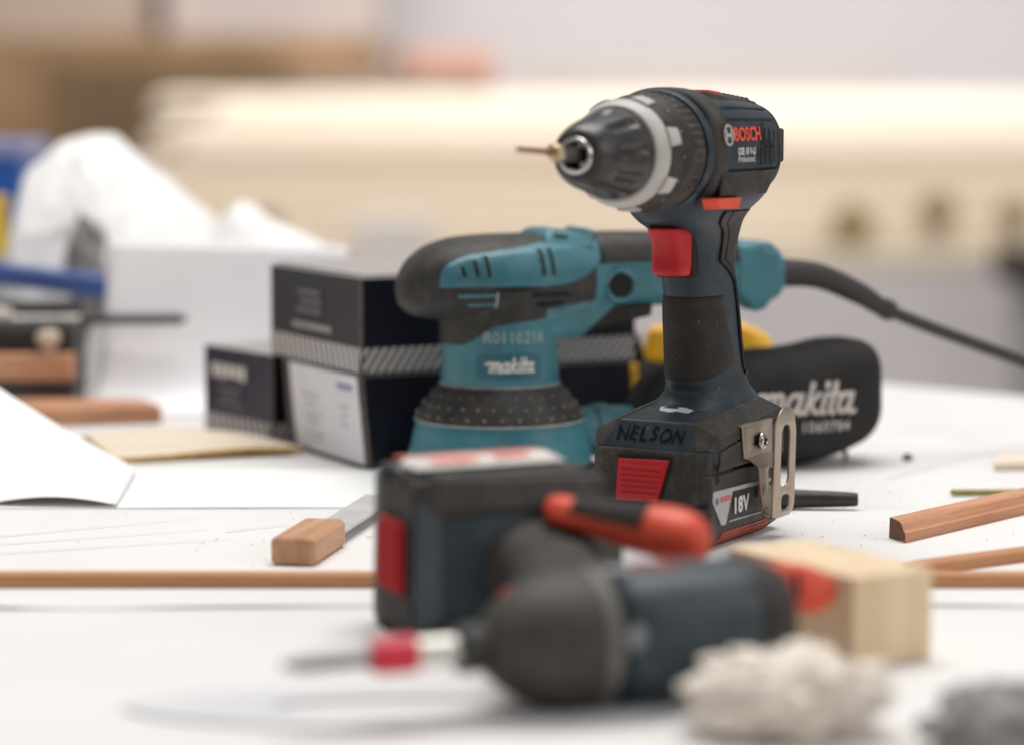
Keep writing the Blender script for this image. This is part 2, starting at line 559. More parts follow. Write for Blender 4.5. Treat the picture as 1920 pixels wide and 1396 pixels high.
def battery(root, name_label=None, full=True):
    W = .0355
    pts = []
    for z, x0, x1, w in ((.0, -.036, .046, .028), (.006, -.0435, .0505, .0345), (.010, -.0445, .0515, W), (.040, -.0445, .0515, W)):
        c = .006
        for s in (1, -1):
            pts += [(x0 + c, s * w, z), (x0, s * (w - c), z), (x1 - c * .5, s * w, z), (x1, s * (w - c * .7), z)]
    pk = obj('battery_pack', hull(pts), BLACK, root, smooth=True, bevel=.0012)
    # upper front block of the pack, standing forward of the lower shell
    pts = []
    for z, x1, w in ((.0245, .0535, .0345), (.0520, .0515, .0335)):
        for s in (1, -1):
            pts += [(.020, s * (w), z), (x1 - .004, s * w, z), (x1, s * (w - .0065), z)]
    obj('front_block', hull(pts), RUBBER, pk, bevel=.0010)
    # dark seam under the block
    b = bmesh.new(); box(b, (.030, -.0348, .0232), (.0524, .0348, .0250)); obj('seam', b, DARK, pk, smooth=False)
    # release button
    yc = -.0012
    outl = [(yc - .0152, .0468), (yc + .0145, .0475), (yc + .0085, .0255), (yc - .0158, .0250)]
    xf = lambda z: .0535 + (.0515 - .0535) * (z - .0245) / .0275
    def fm(u, v, w): return Vector((xf(v) + .0008 + w, u, v))
    bt = obj('release_button', remap(plate_bm(outl, th=.0034, bev=.0009), fm), RED, pk)
    b = plate_bm([(yc - .0160, .0485), (yc + .0163, .0492), (yc + .0097, .0243), (yc - .0166, .0240)], th=.0006)
    obj('button_recess', remap(b, fm), DARK, pk, smooth=False)
    for k in range(6):
        z = .0435 - k * .0029
        yl, yr = yc - .0128, yc + .0118 - k * .0007
        b = bmesh.new()
        tube(b, [fm(yl, z, .0017), fm(yr, z, .0017)], .00085, 8)
        obj('rib', b, RED, bt)
    # printed side labels
    for s in (1, -1):
        def sm(u, v, w): return Vector((u, s * (W + .0004 + w * .5), v))
        lab = plate_bm([(.0472, .0318), (-.0275, .0303), (-.0275, .0283), (.0238, .0292), (.0275, .0215), (.0318, .0128), (.0372, .0128), (.0478, .0262)], th=.0003)
        lb = obj('label', remap(lab, sm), GREYPRINT, pk, smooth=False)
        b = plate_bm([(.0275, .0142), (-.021, .0134), (-.021, .0127), (.0278, .0134)], th=.0003)
        obj('rule_line', remap(b, sm), GREYPRINT, lb, smooth=False)
        def tm(x0, z0, d=.0008): return lambda u, v, w: Vector((x0 - u * s, s * (W + d + w), z0 + v))
        obj('brand_text', remap(text_bm('BOSCH', .0037, bold=.03, xs=1.0), tm(.0328, .0265)), INKRED, lb, smooth=False)
        obj('emblem', remap(hemblem(.0019), tm(.0432, .0263)), BLACK, lb, smooth=False)
        obj('volt_text', remap(text_bm('18V', .0114, bold=.040, xs=1.0, space=1.08), tm(.0140, .0208)), INKWHITE, lb, smooth=False)
        b = plate_bm(rrect(.0085, .0052, .0005, 3, -.0115, .0245), th=.0003)
        tl = obj('capacity_tile', remap(b, sm), INKRED, lb, smooth=False)
        obj('capacity_text', remap(text_bm('4,0Ah', .0034, bold=.02, xs=.85), tm(-.0115, .0245)), INKWHITE, tl, smooth=False)
        for k in range(4):
            z = .0086 - k * .0017
            b = plate_bm([(.0360 + k * .0006, z - .0013), (-.0225 - k * .0012, z - .0013), (-.0225 - k * .0012, z), (.0360 + k * .0006, z)], th=.0008, bev=.0002)
            obj('stripe', remap(b, lambda u, v, w: Vector((u, s * (W + .0001 - max(0, .0100 - v) * .20 - max(0, .006 - v) * .9 + w), v))), STRIPEM, pk)
        for x, z in ((.0418, .0372), (.0490, .0178)):
            b = bmesh.new()
            lathe_z(b, [(-.001, .0021), (.0004, .0021), (.0004, .0015), (-.0008, .0013)], 20)
            for v in b.verts: v.co = Vector((x + v.co.x, s * (W - .0001 + v.co.z) if z > .03 else s * (W - .0015 + v.co.z), z + v.co.y))
            bmesh.ops.recalc_face_normals(b, faces=b.faces[:])
            obj('screw_recess', b, DARK, pk)
    b = bmesh.new(); box(b, (.0460, -.0320, .0160), (.0518, .0320, .0168)); obj('front_seam', b, DARK, pk, smooth=False)
    return pk

def foot(root, marker=None):
    pts = []
    def sec(z, x0, x1, w, ch):
        for s in (1, -1):
            pts.extend([(x0, s * (w - ch), z), (x0 + ch, s * w, z), (x1 - ch, s * w, z), (x1, s * (w - ch), z)])
    sec(.0410, -.0440, .0440, .0350, .006)
    sec(.0515, -.0440, .0500, .0350, .0075)
    sec(.0560, -.0445, .0480, .0345, .0075)
    pts += [(.0425, s * .0205, .0662) for s in (1, -1)]
    pts += [(-.034, s * .0235, .0725) for s in (1, -1)]
    pts += [(.020, .0, .0725), (-.042, .012, .071), (-.042, -.012, .071)]
    ft = obj('foot', hull(pts), NAVY, root, bevel=.0011)
    # rubber corner and shoulder armour, both flanks
    for s in (1, -1):
        q = [(.0496, .0275, .0522), (.0424, .0212, .0656), (.0415, .0355, .0522), (.0405, .0345, .0580), (.037, .0235, .0664),
             (-.032, .0245, .0722), (-.041, .022, .0700), (-.041, .0345, .0625), (-.041, .0335, .066), (.0405, .0358, .0585), (.0460, .0330, .0522)]
        o_ = []
        for x, y, z in q:
            n = Vector((0, s * .7, .7)) * .0011
            o_ += [(x, s * y, z), Vector((x, s * y, z)) + n]
        obj('shoulder_pad', hull(o_), RUBBER, ft, bevel=.0007)
        # lower rubber pad and navy strip on the flank
        def sm(u, v, w): return Vector((u, s * (.0352 + w), v))
        o_ = plate_bm([(.0385, .0512), (.0090, .0556), (-.0400, .0600), (-.0400, .0425), (.0405, .0418)], th=.0022, bev=.0006)
        obj('flank_pad', remap(o_, sm), RUBBER, ft)
    if marker:
        obj('marker_writing', marker, MARKER, ft, smooth=False)
    return ft

def sup_ring(z, cx, a, b, n=2.5, N=56):
    return [(cx + x, y, z) for x, y in sup(a, b, n, N)]

def handle_section(tab, z):
    return lerp_tab(tab, z)      # cx, a, b

def handle_point(tab, z, t, off=0., n=2.5):
    cx, a, b = lerp_tab(tab, z)
    return Vector((cx + (a + off) * sgnp(math.cos(t), 2 / n), (b + off) * sgnp(math.sin(t), 2 / n), z))

# =================================================================== CORDLESS DRILL
DRILL_LOC = (.09669, 1.4238, 0.)
drill = empty('cordless_drill', DRILL_LOC, R(240), 'dark blue cordless drill with red trigger standing upright on its battery', 'cordless drill')
battery(drill)
mkb = bmesh.new()
for k, (ch, dx, rot, dv) in enumerate((('N', -.0165, .10, .0), ('E', -.0100, -.06, .0004), ('L', -.0043, .05, -.0002), ('S', .0018, -.04, .0003), ('O', .0088, .12, -.0003), ('N', .0160, -.05, .0002))):
    t_ = text_bm(ch, .0112, bold=.03, xs=.82, shear=.1)
    for v in t_.verts:
        c_, s_ = math.cos(rot), math.sin(rot)
        v.co = Vector((v.co.x * c_ - v.co.y * s_ + dx, v.co.x * s_ + v.co.y * c_ + dv, 0))
    me_ = bpy.data.meshes.new('t'); t_.to_mesh(me_); t_.free(); mkb.from_mesh(me_); bpy.data.meshes.remove(me_)
mk = remap(mkb, lambda u, v, w: Vector((.0455 - v * .5 + .0012 + w, u - .001, .0590 + v * .86)))
for v in mk.verts: v.co.z += .0005 * math.sin(v.co.y * 900)
foot(drill, mk)

def fit(hw, b):
    return 2 * math.sqrt(max(1e-6, hw * hw - (.866 * b) ** 2))
HT = [(.0560, -.0170, .0440, .0250), (.0680, -.0170, .0440, .0246), (.0712, -.0190, .0385, .0236), (.0735, -.0197, .0350, .0222), (.0755, -.0200, .0325, .0208), (.0790, -.0190, .0290, .0190), (.0826, -.0178, fit(.0222, .0175), .0175),
      (.0897, -.0157, fit(.0206, .0165), .0165), (.1041, -.0132, fit(.0199, .0160), .0160), (.1155, -.0113, fit(.0196, .0160), .0160),
      (.1269, -.0095, fit(.0190, .0158), .0158), (.1384, -.0062, .0252, .0160), (.1498, -.0045, .0265, .0168), (.1583, -.0050, .0268, .0178),
      (.1640, -.0030, .0300, .0195), (.1690, .0035, .0395, .0215), (.1740, .0047, .0430, .0252), (.1790, .0005, .0500, .0292), (.1840, -.0030, .0540, .0312), (.1900, -.0055, .0550, .0316), (.2010, -.006, .0480, .0300)]
bm = bmesh.new()
loft(bm, [sup_ring(z, cx, a, b, 2.4) for z, cx, a, b in HT])
hnd = obj('handle', bm, NAVY, drill, sub=1, angle=180)

# motor housing (X axis = forward)
MC = .2065
MT = [(-.0590, .0120, .0120), (-.0575, .0200, .0180), (-.0530, .0262, .0222), (-.0460, .0300, .0252), (-.0350, .0316, .0270), (-.0100, .0322, .0292), (.0120, .0324, .0312), (.0320, .0322, .0322), (.0370, .0320, .0320)]
def motor_y(x, zr, off=0., n=2.7):
    w, h = lerp_tab(MT, x)
    return w * max(.0, 1 - abs(zr / h) ** n) ** (1 / n) + off
bm = bmesh.new()
loft(bm, [[(x, y, MC + z) for y, z in sup(w, h, 2.7 if x < .02 else 2.3, 64)] for x, w, h in MT])
mot = obj('motor_housing', bm, NAVY, drill, sub=1, angle=180)
# rubber front collar and rear cap
bm = bmesh.new()
rings = []
for x, o in ((.0235, -.002), (.0245, .0008), (.0270, .0015), (.0370, .0016), (.0395, .0010), (.0405, -.001)):
    w, h = lerp_tab(MT, x)
    rings.append([(x, y, MC + z) for y, z in sup(w + o, h + o, 2.45, 64)])
loft(bm, rings, cap=False)
obj('front_collar', bm, RUBBER, mot, sub=1, angle=180)
bm = bmesh.new()
rings = []
for x, o in ((-.0405, -.0015), (-.0415, .0010), (-.0500, .0016), (-.0560, .0016), (-.0600, .0002), (-.0615, -.004)):
    w, h = lerp_tab(MT, x)
    rings.append([(x, y, MC + z) for y, z in sup(max(w, .018) + o, max(h, .0165) + o, 2.6, 64)])
loft(bm, rings)
rc = obj('rear_cap', bm, RUBBER, mot, sub=1, angle=180)
for s in (1, -1):
    b = bmesh.new(); box(b, (-.0540, s * .0225 - .0045, .1990), (-.0470, s * .0225 + .0060 if s > 0 else s * .0225 + .0045, .2175))
    if s < 0:
        for v in b.verts: v.co.y -= .004 if v.co.y < -.0225 else 0
    obj('cap_latch', b, RUBBER, rc, bevel=.0015)
    # lower rubber band under the motor
    def band(u, v):      # u = x, v = 0..1 (bottom..top)
        z = .1835 + (.1957 - .1835) * v
        y = (.0324 if u > -.030 else .0324 - ((-.030 - u) / .026) ** 1.6 * .0085) - (1 - v) ** 1.5 * .0012
        u = u + (1 - v) ** 1.0 * .024 * max(0, (-.020 - u) / .036)
        return (u, s * y, z)
    bm = bmesh.new()
    grid_patch(bm, band, frange(-.0560, .0330, 24), frange(0, 1, 6))
    bmesh.ops.recalc_face_normals(bm, faces=bm.faces[:])
    lb = obj('lower_band', bm, RUBBER, mot, angle=180)
    solidify(lb, .0010, 0)
    # grooves framing the flank panel
    def flank(x, z, off=.0004): return Vector((x, s * motor_y(x, z - MC, off), z))
    def groove(p, q, w=.0008, name='groove', m=DARK, off=.00035, n=12):
        bm = bmesh.new()
        p, q = Vector(p), Vector(q)
        d = (q - p).normalized()
        nrm = Vector((-d.y, d.x))
        grid_patch(bm, lambda u, v: flank(*(p + (q - p) * u + nrm * v * w), off), frange(0, 1, n), (-.5, .5))
        return obj(name, bm, m, mot, angle=180)
    groove((.0230, .1964), (-.0475, .1964), .0011)
    groove((.0230, .2235), (-.0400, .2225), .0010)
    groove((.0230, .2300), (-.0400, .2280), .0009)
    # ventilation slots
    for k in range(4):
        x = -.0150 - k * .0062
        zt = .2208 if k < 2 else .2195 - k * .0008
        bm = bmesh.new()
        grid_patch(bm, lambda u, v: flank(x + .0028 * math.sin(u * 2.6) * (1 if k else .3) - .001 + v * .0016, (.1990 if k else .1985) + (zt - .199) * u * (1 if k else .42), .00045), frange(0, 1, 10), (-.5, .5))
        obj('vent_slot', bm, DARK, mot, angle=180)
        bm = bmesh.new()
        pts = [flank(x + .0018 + .0028 * math.sin(u * 2.6) * (1 if k else .3), .1985 + (zt - .199) * u * (1 if k else .42), -.0002) for u in frange(0, 1, 8)]
        tube(bm, pts, .0009, 8)
        obj('vent_fin', bm, NAVYD, mot)
    # printing
    def fm(x0, z0, off=.00055): return lambda u, v, w: flank(x0 - s * u, z0 + v, off + w)
    obj('brand_text', remap(text_bm('BOSCH', .0097, bold=.035, xs=1.08), fm(.0016, .2150), .003), INKRED, mot, smooth=False)
    obj('emblem', remap(hemblem(.0056), fm(.0290, .2152, .0028), .002), RINGGREY, mot, smooth=False)
    obj('model_text', remap(text_bm('GSB 18 V-LI', .0052, bold=.022, xs=.86), fm(.0035, .2062), .003), INKWHITE, mot, smooth=False)
    obj('grade_text', remap(text_bm('Professional', .0048, bold=.0, xs=.90), fm(.0035, .2022), .003), INKWHITE, mot, smooth=False)
# top: rubber saddle, gear switch, ribbed slider
bmt = hull([(x, s * y, z) for s in (1, -1) for x, y, z in ((.0240, .0205, .2318), (.0240, .0175, .2378), (.0100, .0200, .2355), (-.0440, .0170, .2292), (-.0440, .0155, .2320), (.010, .0225, .2310), (-.0440, .0195, .2265))])
sd = obj('top_saddle', bmt, RUBBER, mot, bevel=.0012)
obj('gear_switch', hull([(x, s * y, z) for s in (1, -1) for x, y, z in ((.0160, .0175, .2345), (-.0035, .0170, .2325), (.0140, .0150, .2386), (-.0020, .0148, .2372), (-.0035, .0148, .2356))]), RED, mot, bevel=.001)
sl = obj('slider', hull([(x, s * y, z) for s in (1, -1) for x, y, z in ((-.0050, .0165, .2325), (-.0420, .0145, .2290), (-.0050, .0142, .2364), (-.0420, .0128, .2330))]), NAVY, mot, bevel=.0008)
for k in range(6):
    x = -.0100 - k * .0056
    z = .2361 - (k + .9) * .00052
    bm = bmesh.new()
    tube(bm, [(x, -.0150, z - .0022), (x, -.0130, z), (x, .0130, z), (x, .0150, z - .0022)], .0012, 10)
    obj('rib', bm, NAVY, sl)

# gear collar, clutch ring, chuck
AX = (0, 0, MC)
bm = bmesh.new()
lathe_x(bm, [(.0400, .030), (.0408, .0322), (.0440, .0322), (.0462, .0314), (.0464, .028)], 72, AX)
obj('navy_ring', bm, NAVY, drill)
bm = bmesh.new()
def knurl(t, x, r):
    return r + (.0006 if math.sin(t * 44) > .1 else -.0002) if .0485 < x < .0605 else r
prof = [(.0462, .0285), (.0465, .0299), (.0480, .0303), (.0490, .0303), (.0600, .0302), (.0610, .0302), (.0620, .0305), (.0650, .0302), (.0668, .0291), (.0740, .0287), (.0810, .0278), (.0840, .0262), (.0845, .020)]
lathe_x(bm, prof, 264, AX, fr=knurl)
cl = obj('clutch_ring', bm, RUBBER, drill, angle=30)
for k, s_ in enumerate(['1', '3', '5', '7', '9', '11', '13', '15', '17', '19']):
    t0 = R(-78 + k * 25)
    def cm(u, v, w): 
        t = t0 + u / .030
        r = .0296 + .0002
        return Vector((.0705 + v, .0292 * math.cos(t) + .0004 * math.cos(t), MC + .0292 * math.sin(t) + .0004 * math.sin(t)))
    obj('dial_mark', remap(plate_bm(circle(.0006, 10)), cm), RINGGREY, cl, smooth=False)
# pale ring with tabs
bm = bmesh.new()
lathe_x(bm, [(.0800, .0262), (.0803, .0276), (.0850, .0272), (.0892, .0258), (.0908, .0243), (.0908, .0226), (.0885, .0215)], 96, AX, cap=False)
pr = obj('setting_ring', bm, RINGGREY, drill)
for k in range(7):
    t0 = R(18 + k * 360 / 7)
    b = plate_bm([(-.0050, .0), (-.0040, -.0092), (.0040, -.0092), (.0050, .0)], th=.0016, bev=.0003)
    def tb(u, v, w):
        t = t0 + u / .028
        r = .0282 + w + max(0, -v) * .10
        return Vector((.0825 + v, r * math.cos(t), MC + r * math.sin(t)))
    obj('tab', remap(b, tb, .0014), RINGGREY, pr)
# chuck sleeve with flutes
bm = bmesh.new()
def flute(t, x, r):
    k = max(0., math.sin(t * 9 + .5)) ** .8
    a = min(1, max(0, (x - .0960) / .003)) * min(1, max(0, (.1190 - x) / .004))
    return r - .0023 * k * a
prof = [(.0870, .0215), (.0885, .0226), (.0925, .0230), (.0950, .0228), (.0963, .0225), (.0990, .0220), (.1035, .0211), (.1090, .0199), (.1145, .0186), (.1170, .0180), (.1190, .0175), (.1220, .0166), (.1260, .0152), (.1290, .0134), (.1304, .0121), (.1308, .0106), (.1296, .0098)]
lathe_x(bm, prof, 216, AX, cap=False, fr=flute)
ck = obj('chuck_sleeve', bm, CHUCK, drill, angle=40)
bm = bmesh.new()
lathe_x(bm, [(.1276, .0101), (.1312, .0097), (.1324, .0091), (.1326, .0076), (.1317, .0066), (.1230, .0060), (.1160, .0058)], 64, AX, cap=False)
nose = obj('nose_ring', bm, STEEL, ck)
bm = bmesh.new(); lathe_x(bm, [(.1140, .0064), (.1175, .0064), (.1175, .0001)], 40, AX); obj('chuck_bore', bm, DARK, ck)
for k in range(3):
    t = R(100 + 120 * k)
    b = bmesh.new(); box(b, (.116, -.0016, .0042), (.1305, .0016, .0064))
    for v in b.verts: v.co = Matrix.Rotation(t, 3, 'X') @ v.co + Vector(AX)
    obj('chuck_jaw', b, RODM, ck, bevel=.0004)
# bit holder and bit, held a touch askew
def askew(bm):
    for v in bm.verts: v.co.z += (v.co.x - .120) * .06
    return bm
bm = bmesh.new(); lathe_x(bm, [(.116, .0042), (.1480, .0042), (.1488, .0042), (.1492, .0036)], 6, AX); bh = obj('bit_holder', askew(bm), CHUCK, drill, smooth=False, bevel=.0004)
bm = bmesh.new(); lathe_x(bm, [(.1485, .0041), (.1492, .0046), (.1525, .0046), (.1540, .0038), (.1548, .0026), (.1548, .0010)], 40, AX); obj('holder_collar', askew(bm), BRASSY, bh)
bm = bmesh.new()
rings = []
for k in range(61):
    x = .154 + .0355 * k / 60
    rr = .00150 * (1 if k < 57 else (60.3 - k) / 3.3)
    ph = k * .55
    rg = []
    for i in range(12):
        t = 2 * math.pi * i / 12
        yy, zz = rr * math.cos(t), rr * .55 * math.sin(t)
        rg.append((x, yy * math.cos(ph) - zz * math.sin(ph), MC + yy * math.sin(ph) + zz * math.cos(ph)))
    rings.append(rg)
loft(bm, rings)
obj('twist_bit', askew(bm), BITM, bh, angle=60)

# trigger, direction switch, grips
bm = bmesh.new()
rings = []
for z, xf_, b_ in ((.1408, .0300, .0095), (.1414, .0342, 0.0098), (.1440, .0352, 0.0105), (.1480, .0343, 0.0107), (.1530, .0338, 0.0108), (.1580, .0350, 0.0108), (.1625, .0378, 0.0108), (.1660, .0405, 0.0106), (.1672, .0408, 0.0098)):
    x0 = -.002
    rings.append([((x0 + xf_) / 2 + x, y, z) for x, y in sup((xf_ - x0) / 2, b_, 3.6, 40)])
loft(bm, rings)
obj('trigger', bm, RED, hnd, sub=1, angle=50)
bm = hull([(x, s * y, z) for s in (1, -1) for x in (0., .0232) for y, z in ((.0098, .1398), (.0114, .1420), (.0114, .1670), (.0098, .1685))])
obj('trigger_recess', bm, DARK, hnd, bevel=.001)
for s in (1, -1):
    obj('direction_switch', hull([(x, s * y, z) for x, y, z in ((.0400, .0255, .1768), (.0440, .0255, .1830), (.0385, .0345 if s > 0 else .0285, .1775), (.0415, .0345 if s > 0 else .0290, .1828), (.0120, .0330 if s > 0 else .0285, .1768), (.0095, .0330 if s > 0 else .0290, .1822), (.010, .026, .1768), (.008, .026, .1826))]), ORANGE, hnd, bevel=.0009)
    # rear rubber strip with a double groove
    bm = bmesh.new()
    def rear(u, v):
        z = .0840 + (.1745 - .0840) * u
        t0 = R(116) if z < .136 else R(116 - 36 * min(1, (z - .136) / .012))
        t = t0 + (R(181) - t0) * v
        p = handle_point(HT, z, t, .0010, 2.4)
        return (p.x, s * p.y, p.z)
    grid_patch(bm, rear, frange(0, 1, 40), frange(0, 1, 10))
    bmesh.ops.recalc_face_normals(bm, faces=bm.faces[:])
    o = obj('rear_grip', bm, RUBBER, hnd, angle=180)
    bm = bmesh.new()
    def gl(d, off):
        P = []
        for u in frange(.02, 1, 44):
            z = .0840 + (.1745 - .0840) * u
            t0 = R(116 + d) if z < .136 else R(116 + d - 36 * min(1, (z - .136) / .012))
            p = handle_point(HT, z, t0, off, 2.4)
            P.append((p.x, s * p.y, p.z))
        return P
    tube(bm, gl(0, .0007), .0006, 8); obj('grip_seam', bm, DARK, hnd)
    bm = bmesh.new(); tube(bm, gl(9, .0009), .00045, 8); obj('grip_seam', bm, DARK, hnd)
# front grip pad, wrapped round the handle front
bm = bmesh.new()
def pad(u, v):
    t = R(-96 + 192 * u)
    zb = .0915 - .0075 * (1 - abs(2 * u - 1) ** 2.2)
    z = zb + (.1290 - zb) * v
    e = min(1, min(u, 1 - u, v, 1 - v) * 14)
    tt = t * (1 - .14 * v)
    return handle_point(HT, z, tt, .0001 + .0010 * e ** .6, 2.4)
grid_patch(bm, pad, frange(0, 1, 56), frange(0, 1, 30))
bmesh.ops.recalc_face_normals(bm, faces=bm.faces[:])
obj('grip_pad', bm, GRIP, hnd, angle=180)
bm = bmesh.new()
tube(bm, [handle_point(HT, .1290, R(t) * .86, .0001, 2.4) for t in range(-96, 97, 4)], .0004, 8)
obj('pad_seam', bm, DARK, hnd)
# foil sticker remains on the foot top
b = plate_bm([(-.0105, -.0026), (-.003, -.0036), (.004, -.0030), (.0100, -.0008), (.0090, .0032), (.001, .0018), (-.002, .0034), (-.009, .0018)])
obj('foil_sticker', remap(b, lambda u, v, w: Vector((.0268 + v * 1.2, u + .004, .0706 - v * .30))), FOIL, drill, smooth=False)

# belt clip with screw
Y0 = .0372
b = plate_bm([(.0165, .0625), (-.0215, .0625), (-.0215, .0300), (-.0205, .0145), (-.0140, .0115), (-.0060, .0115), (-.0015, .0160), (.0020, .0395), (.0085, .0440), (.0135, .0455)],
             [rrect(.0125, .0052, .0012, 4, -.0045, .0535), rrect(.0058, .0100, .0025, 5, -.0120, .0330)], th=.0013, bev=.0003)
def cin(u, v, w):
    k = max(0, (.0450 - v)) 
    k2 = min(k, .006)
    return Vector((u, Y0 + w + k2 * .55 + max(0, k - .006) * .05 + max(0, .016 - v) * .55, v))
bb = b
for zc in (.046, .0445, .0425, .0405, .0385, .020, .016, .0145, .013):
    bmesh.ops.bisect_plane(bb, geom=bb.verts[:] + bb.edges[:] + bb.faces[:], plane_co=(0, zc, 0), plane_no=(0, 1, 0))
clip = obj('belt_clip', remap(bb, cin), CLIPM, drill, angle=40)
b = plate_bm([(.0140, .0450), (.0165, .0625), (.0165, .0500)], th=.001)
# top lip bent towards the tool
b = bmesh.new(); box(b, (-.0215, .0345, .0618), (.0168, .0379, .0631)); obj('clip_lip', b, CLIPM, clip, bevel=.0005)
out = [(.0060, .0150), (.0065, .0620)] + [(-.0065 + .0130 * math.cos(a), .0600 + .0130 * math.sin(a)) for a in frange(R(20), R(160), 12)] + [(-.0205, .0590), (-.0215, .0190), (-.0190, .0150), (-.0150, .0135), (.0010, .0135)]
b = plate_bm(out, [rrect(.0115, .0335, .0052, 7, -.0075, .0465), rrect(.0105, .0085, .0030, 6, -.0095, .0212)], th=.0014, bev=.0004)
obj('clip_loop', remap(b, lambda u, v, w: Vector((u - .0030, .0490 + w + (v - .0135) * .03, v - .0015))), CLIPM, clip, angle=40)
bm = bmesh.new()
rings = []
for a in frange(0, math.pi, 12):
    cy, cz, rr = .0455, .0150, .0040
    y, z = cy - math.cos(a) * rr, cz - math.sin(a) * rr * .9
    y2, z2 = cy - math.cos(a) * (rr - .0013), cz - math.sin(a) * (rr - .0013) * .9
    rings.append([(-.0005, y, z), (-.0195, y, z), (-.0195, y2, z2), (-.0005, y2, z2)])
loft(bm, rings)
obj('clip_bend', bm, CLIPM, clip, angle=40)
bm = bmesh.new()
lathe_z(bm, [(0, .0026), (.0014, .0046), (.0020, .0044), (.0028, .0034), (.0031, .0020), (.0026, .0014), (.0018, .0012), (.0018, .0002)], 32)
for v in bm.verts: v.co = Vector((-.0068 + v.co.x, Y0 + .0004 + v.co.z, .0525 + v.co.y))
bmesh.ops.recalc_face_normals(bm, faces=bm.faces[:])
sc = obj('clip_screw', bm, STEEL, clip, angle=30)
for k in range(2):
    b = bmesh.new(); box(b, (-.0026, 0, -.0005), (.0026, .0032, .0005))
    for v in b.verts:
        q = Matrix.Rotation(R(20 + 90 * k), 3, 'Y') @ Vector((v.co.x, 0, v.co.z))
        v.co = Vector((-.0068 + q.x, Y0 + .0004 + v.co.y, .0525 + q.z))
    obj('cross_slot', b, DARK, sc, smooth=False)
# =================================================================== RANDOM ORBIT SANDER with cord and dust bag
sander = empty('orbital_sander', (-.0075, 1.625, 0), R(20), 'teal and black orbital sander with dust bag and trailing power cord', 'sander')
bm = bmesh.new()
lathe_z(bm, [(.0, .0600), (.0015, .0612), (.0075, .0612), (.0090, .0600)], 80); obj('sanding_pad', bm, DARK, sander)
bm = bmesh.new()
lathe_z(bm, [(.0105, .0545), (.0110, .0562), (.0180, .0562), (.0200, .0552), (.0300, .0530), (.0375, .0512), (.0380, .0490)], 80)
sk = obj('base_skirt', bm, TEAL, sander)
bm = bmesh.new()
prof = [(.0378, .0500), (.0384, .0518), (.0420, .0508), (.0500, .0449), (.0560, .0402), (.0588, .0376), (.0596, .0366)]
lathe_z(bm, prof, 80)
bp = obj('bumper_ring', bm, SRUB, sander)
bm = bmesh.new()
for row, (z, r) in enumerate(((.0540, .0420), (.0478, .0468), (.0420, .0510))):
    for k in range(30):
        t = R(12 * k + (6 if row == 1 else 0))
        g = bmesh.ops.create_icosphere(bm, subdivisions=1, radius=.0008 if row else .0006)['verts']
        for v in g: v.co += Vector((r * math.cos(t), r * math.sin(t), z))
obj('grip_dots', bm, pmat('dusty rubber dots', (.30, .275, .25), rough=.7, var=.6, scale=130), bp)
for z, r in ((.0600, .0366), (.0379, .0517)):
    bm = bmesh.new(); bmesh.ops.create_circle(bm, radius=.1); bm.clear()
    tube(bm, [(r * math.cos(R(a)), r * math.sin(R(a)), z) for a in range(0, 361, 5)], .0006, 8)
    obj('pale_seam', bm, PALEEDGE, bp)
bm = bmesh.new()
lathe_z(bm, [(.0585, .0355), (.0600, .0364), (.0700, .0362), (.0850, .0362), (.1080, .0364)], 80)
nk = obj('neck', bm, TEAL, sander)
def cyl(th0, z0, r): return lambda u, v, w: Vector(((r + w) * math.cos(th0 + u / r), (r + w) * math.sin(th0 + u / r), z0 + v))
b = plate_bm(rrect(.042, .0155, .004, 6)); obj('badge_recess', remap(b, cyl(R(-100), .0725, .0364), .002), pmat('deep teal', (.022, .115, .148), rough=.4), nk)
obj('brand_text', remap(script_logo(.0330), cyl(R(-100), .0728, .0367), .001), INKWHITE, nk, smooth=False)
obj('chalk_writing', remap(text_bm('R0110216', .0098, bold=.008, xs=.98, space=1.02), cyl(R(-95), .0897, .0366), .001), CHALK, nk, smooth=False)

ST = [(-.0650, .1170, .0050, .0070), (-.0630, .1172, .0100, .0140), (-.0570, .1190, .0170, .0240), (-.0450, .1222, .0222, .0330), (-.0300, .1238, .0252, .0374), (-.0100, .1242, .0264, .0388),
      (.0150, .1242, .0266, .0375), (.0350, .1245, .0262, .0320), (.0520, .1252, .0250, .0262), (.0700, .1262, .0236, .0215), (.0900, .1265, .0232, .0198), (.1300, .1260, .0228, .0190), (.1560, .1245, .0215, .0180), (.1640, .1245, .0190, .0160)]
def sring(x, off=0., t0=None, N=56):
    zc, h, w_ = lerp_tab(ST, x)
    if t0 is None:
        return [(x, y, zc + z) for y, z in sup(w_ + off, h + off, 2.5, N)]
    return [(x, (w_ + off) * sgnp(math.cos(t), .8), zc + (h + off) * sgnp(math.sin(t), .8)) for t in frange(t0, math.pi - t0, 24)]
bm = bmesh.new(); loft(bm, [sring(x) for x in (-.065, -.063, -.057, -.051, -.045, -.037, -.03, -.02, -.01, .003, .015, .025, .035, .044, .052, .058)])
head = obj('head_shell', bm, SRUB, sander, sub=1, angle=180)
bm = bmesh.new(); loft(bm, [sring(x, -.0006) for x in (.036, .044, .052, .07, .09, .11, .13, .145, .156, .162, .164)])
hd = obj('rear_handle', bm, TEAL, sander, sub=1, angle=180)
bm = bmesh.new(); loft(bm, [sring(x, o, R(12)) for x, o in ((.0560, -.0005), (.0566, .0008), (.0620, .0010), (.08, .0010), (.11, .0010), (.14, .0010), (.1530, .0010), (.1545, -.0005))], closed=False, cap=False)
o = obj('top_grip', bm, SRUB, hd, angle=180); solidify(o, .002, -1)
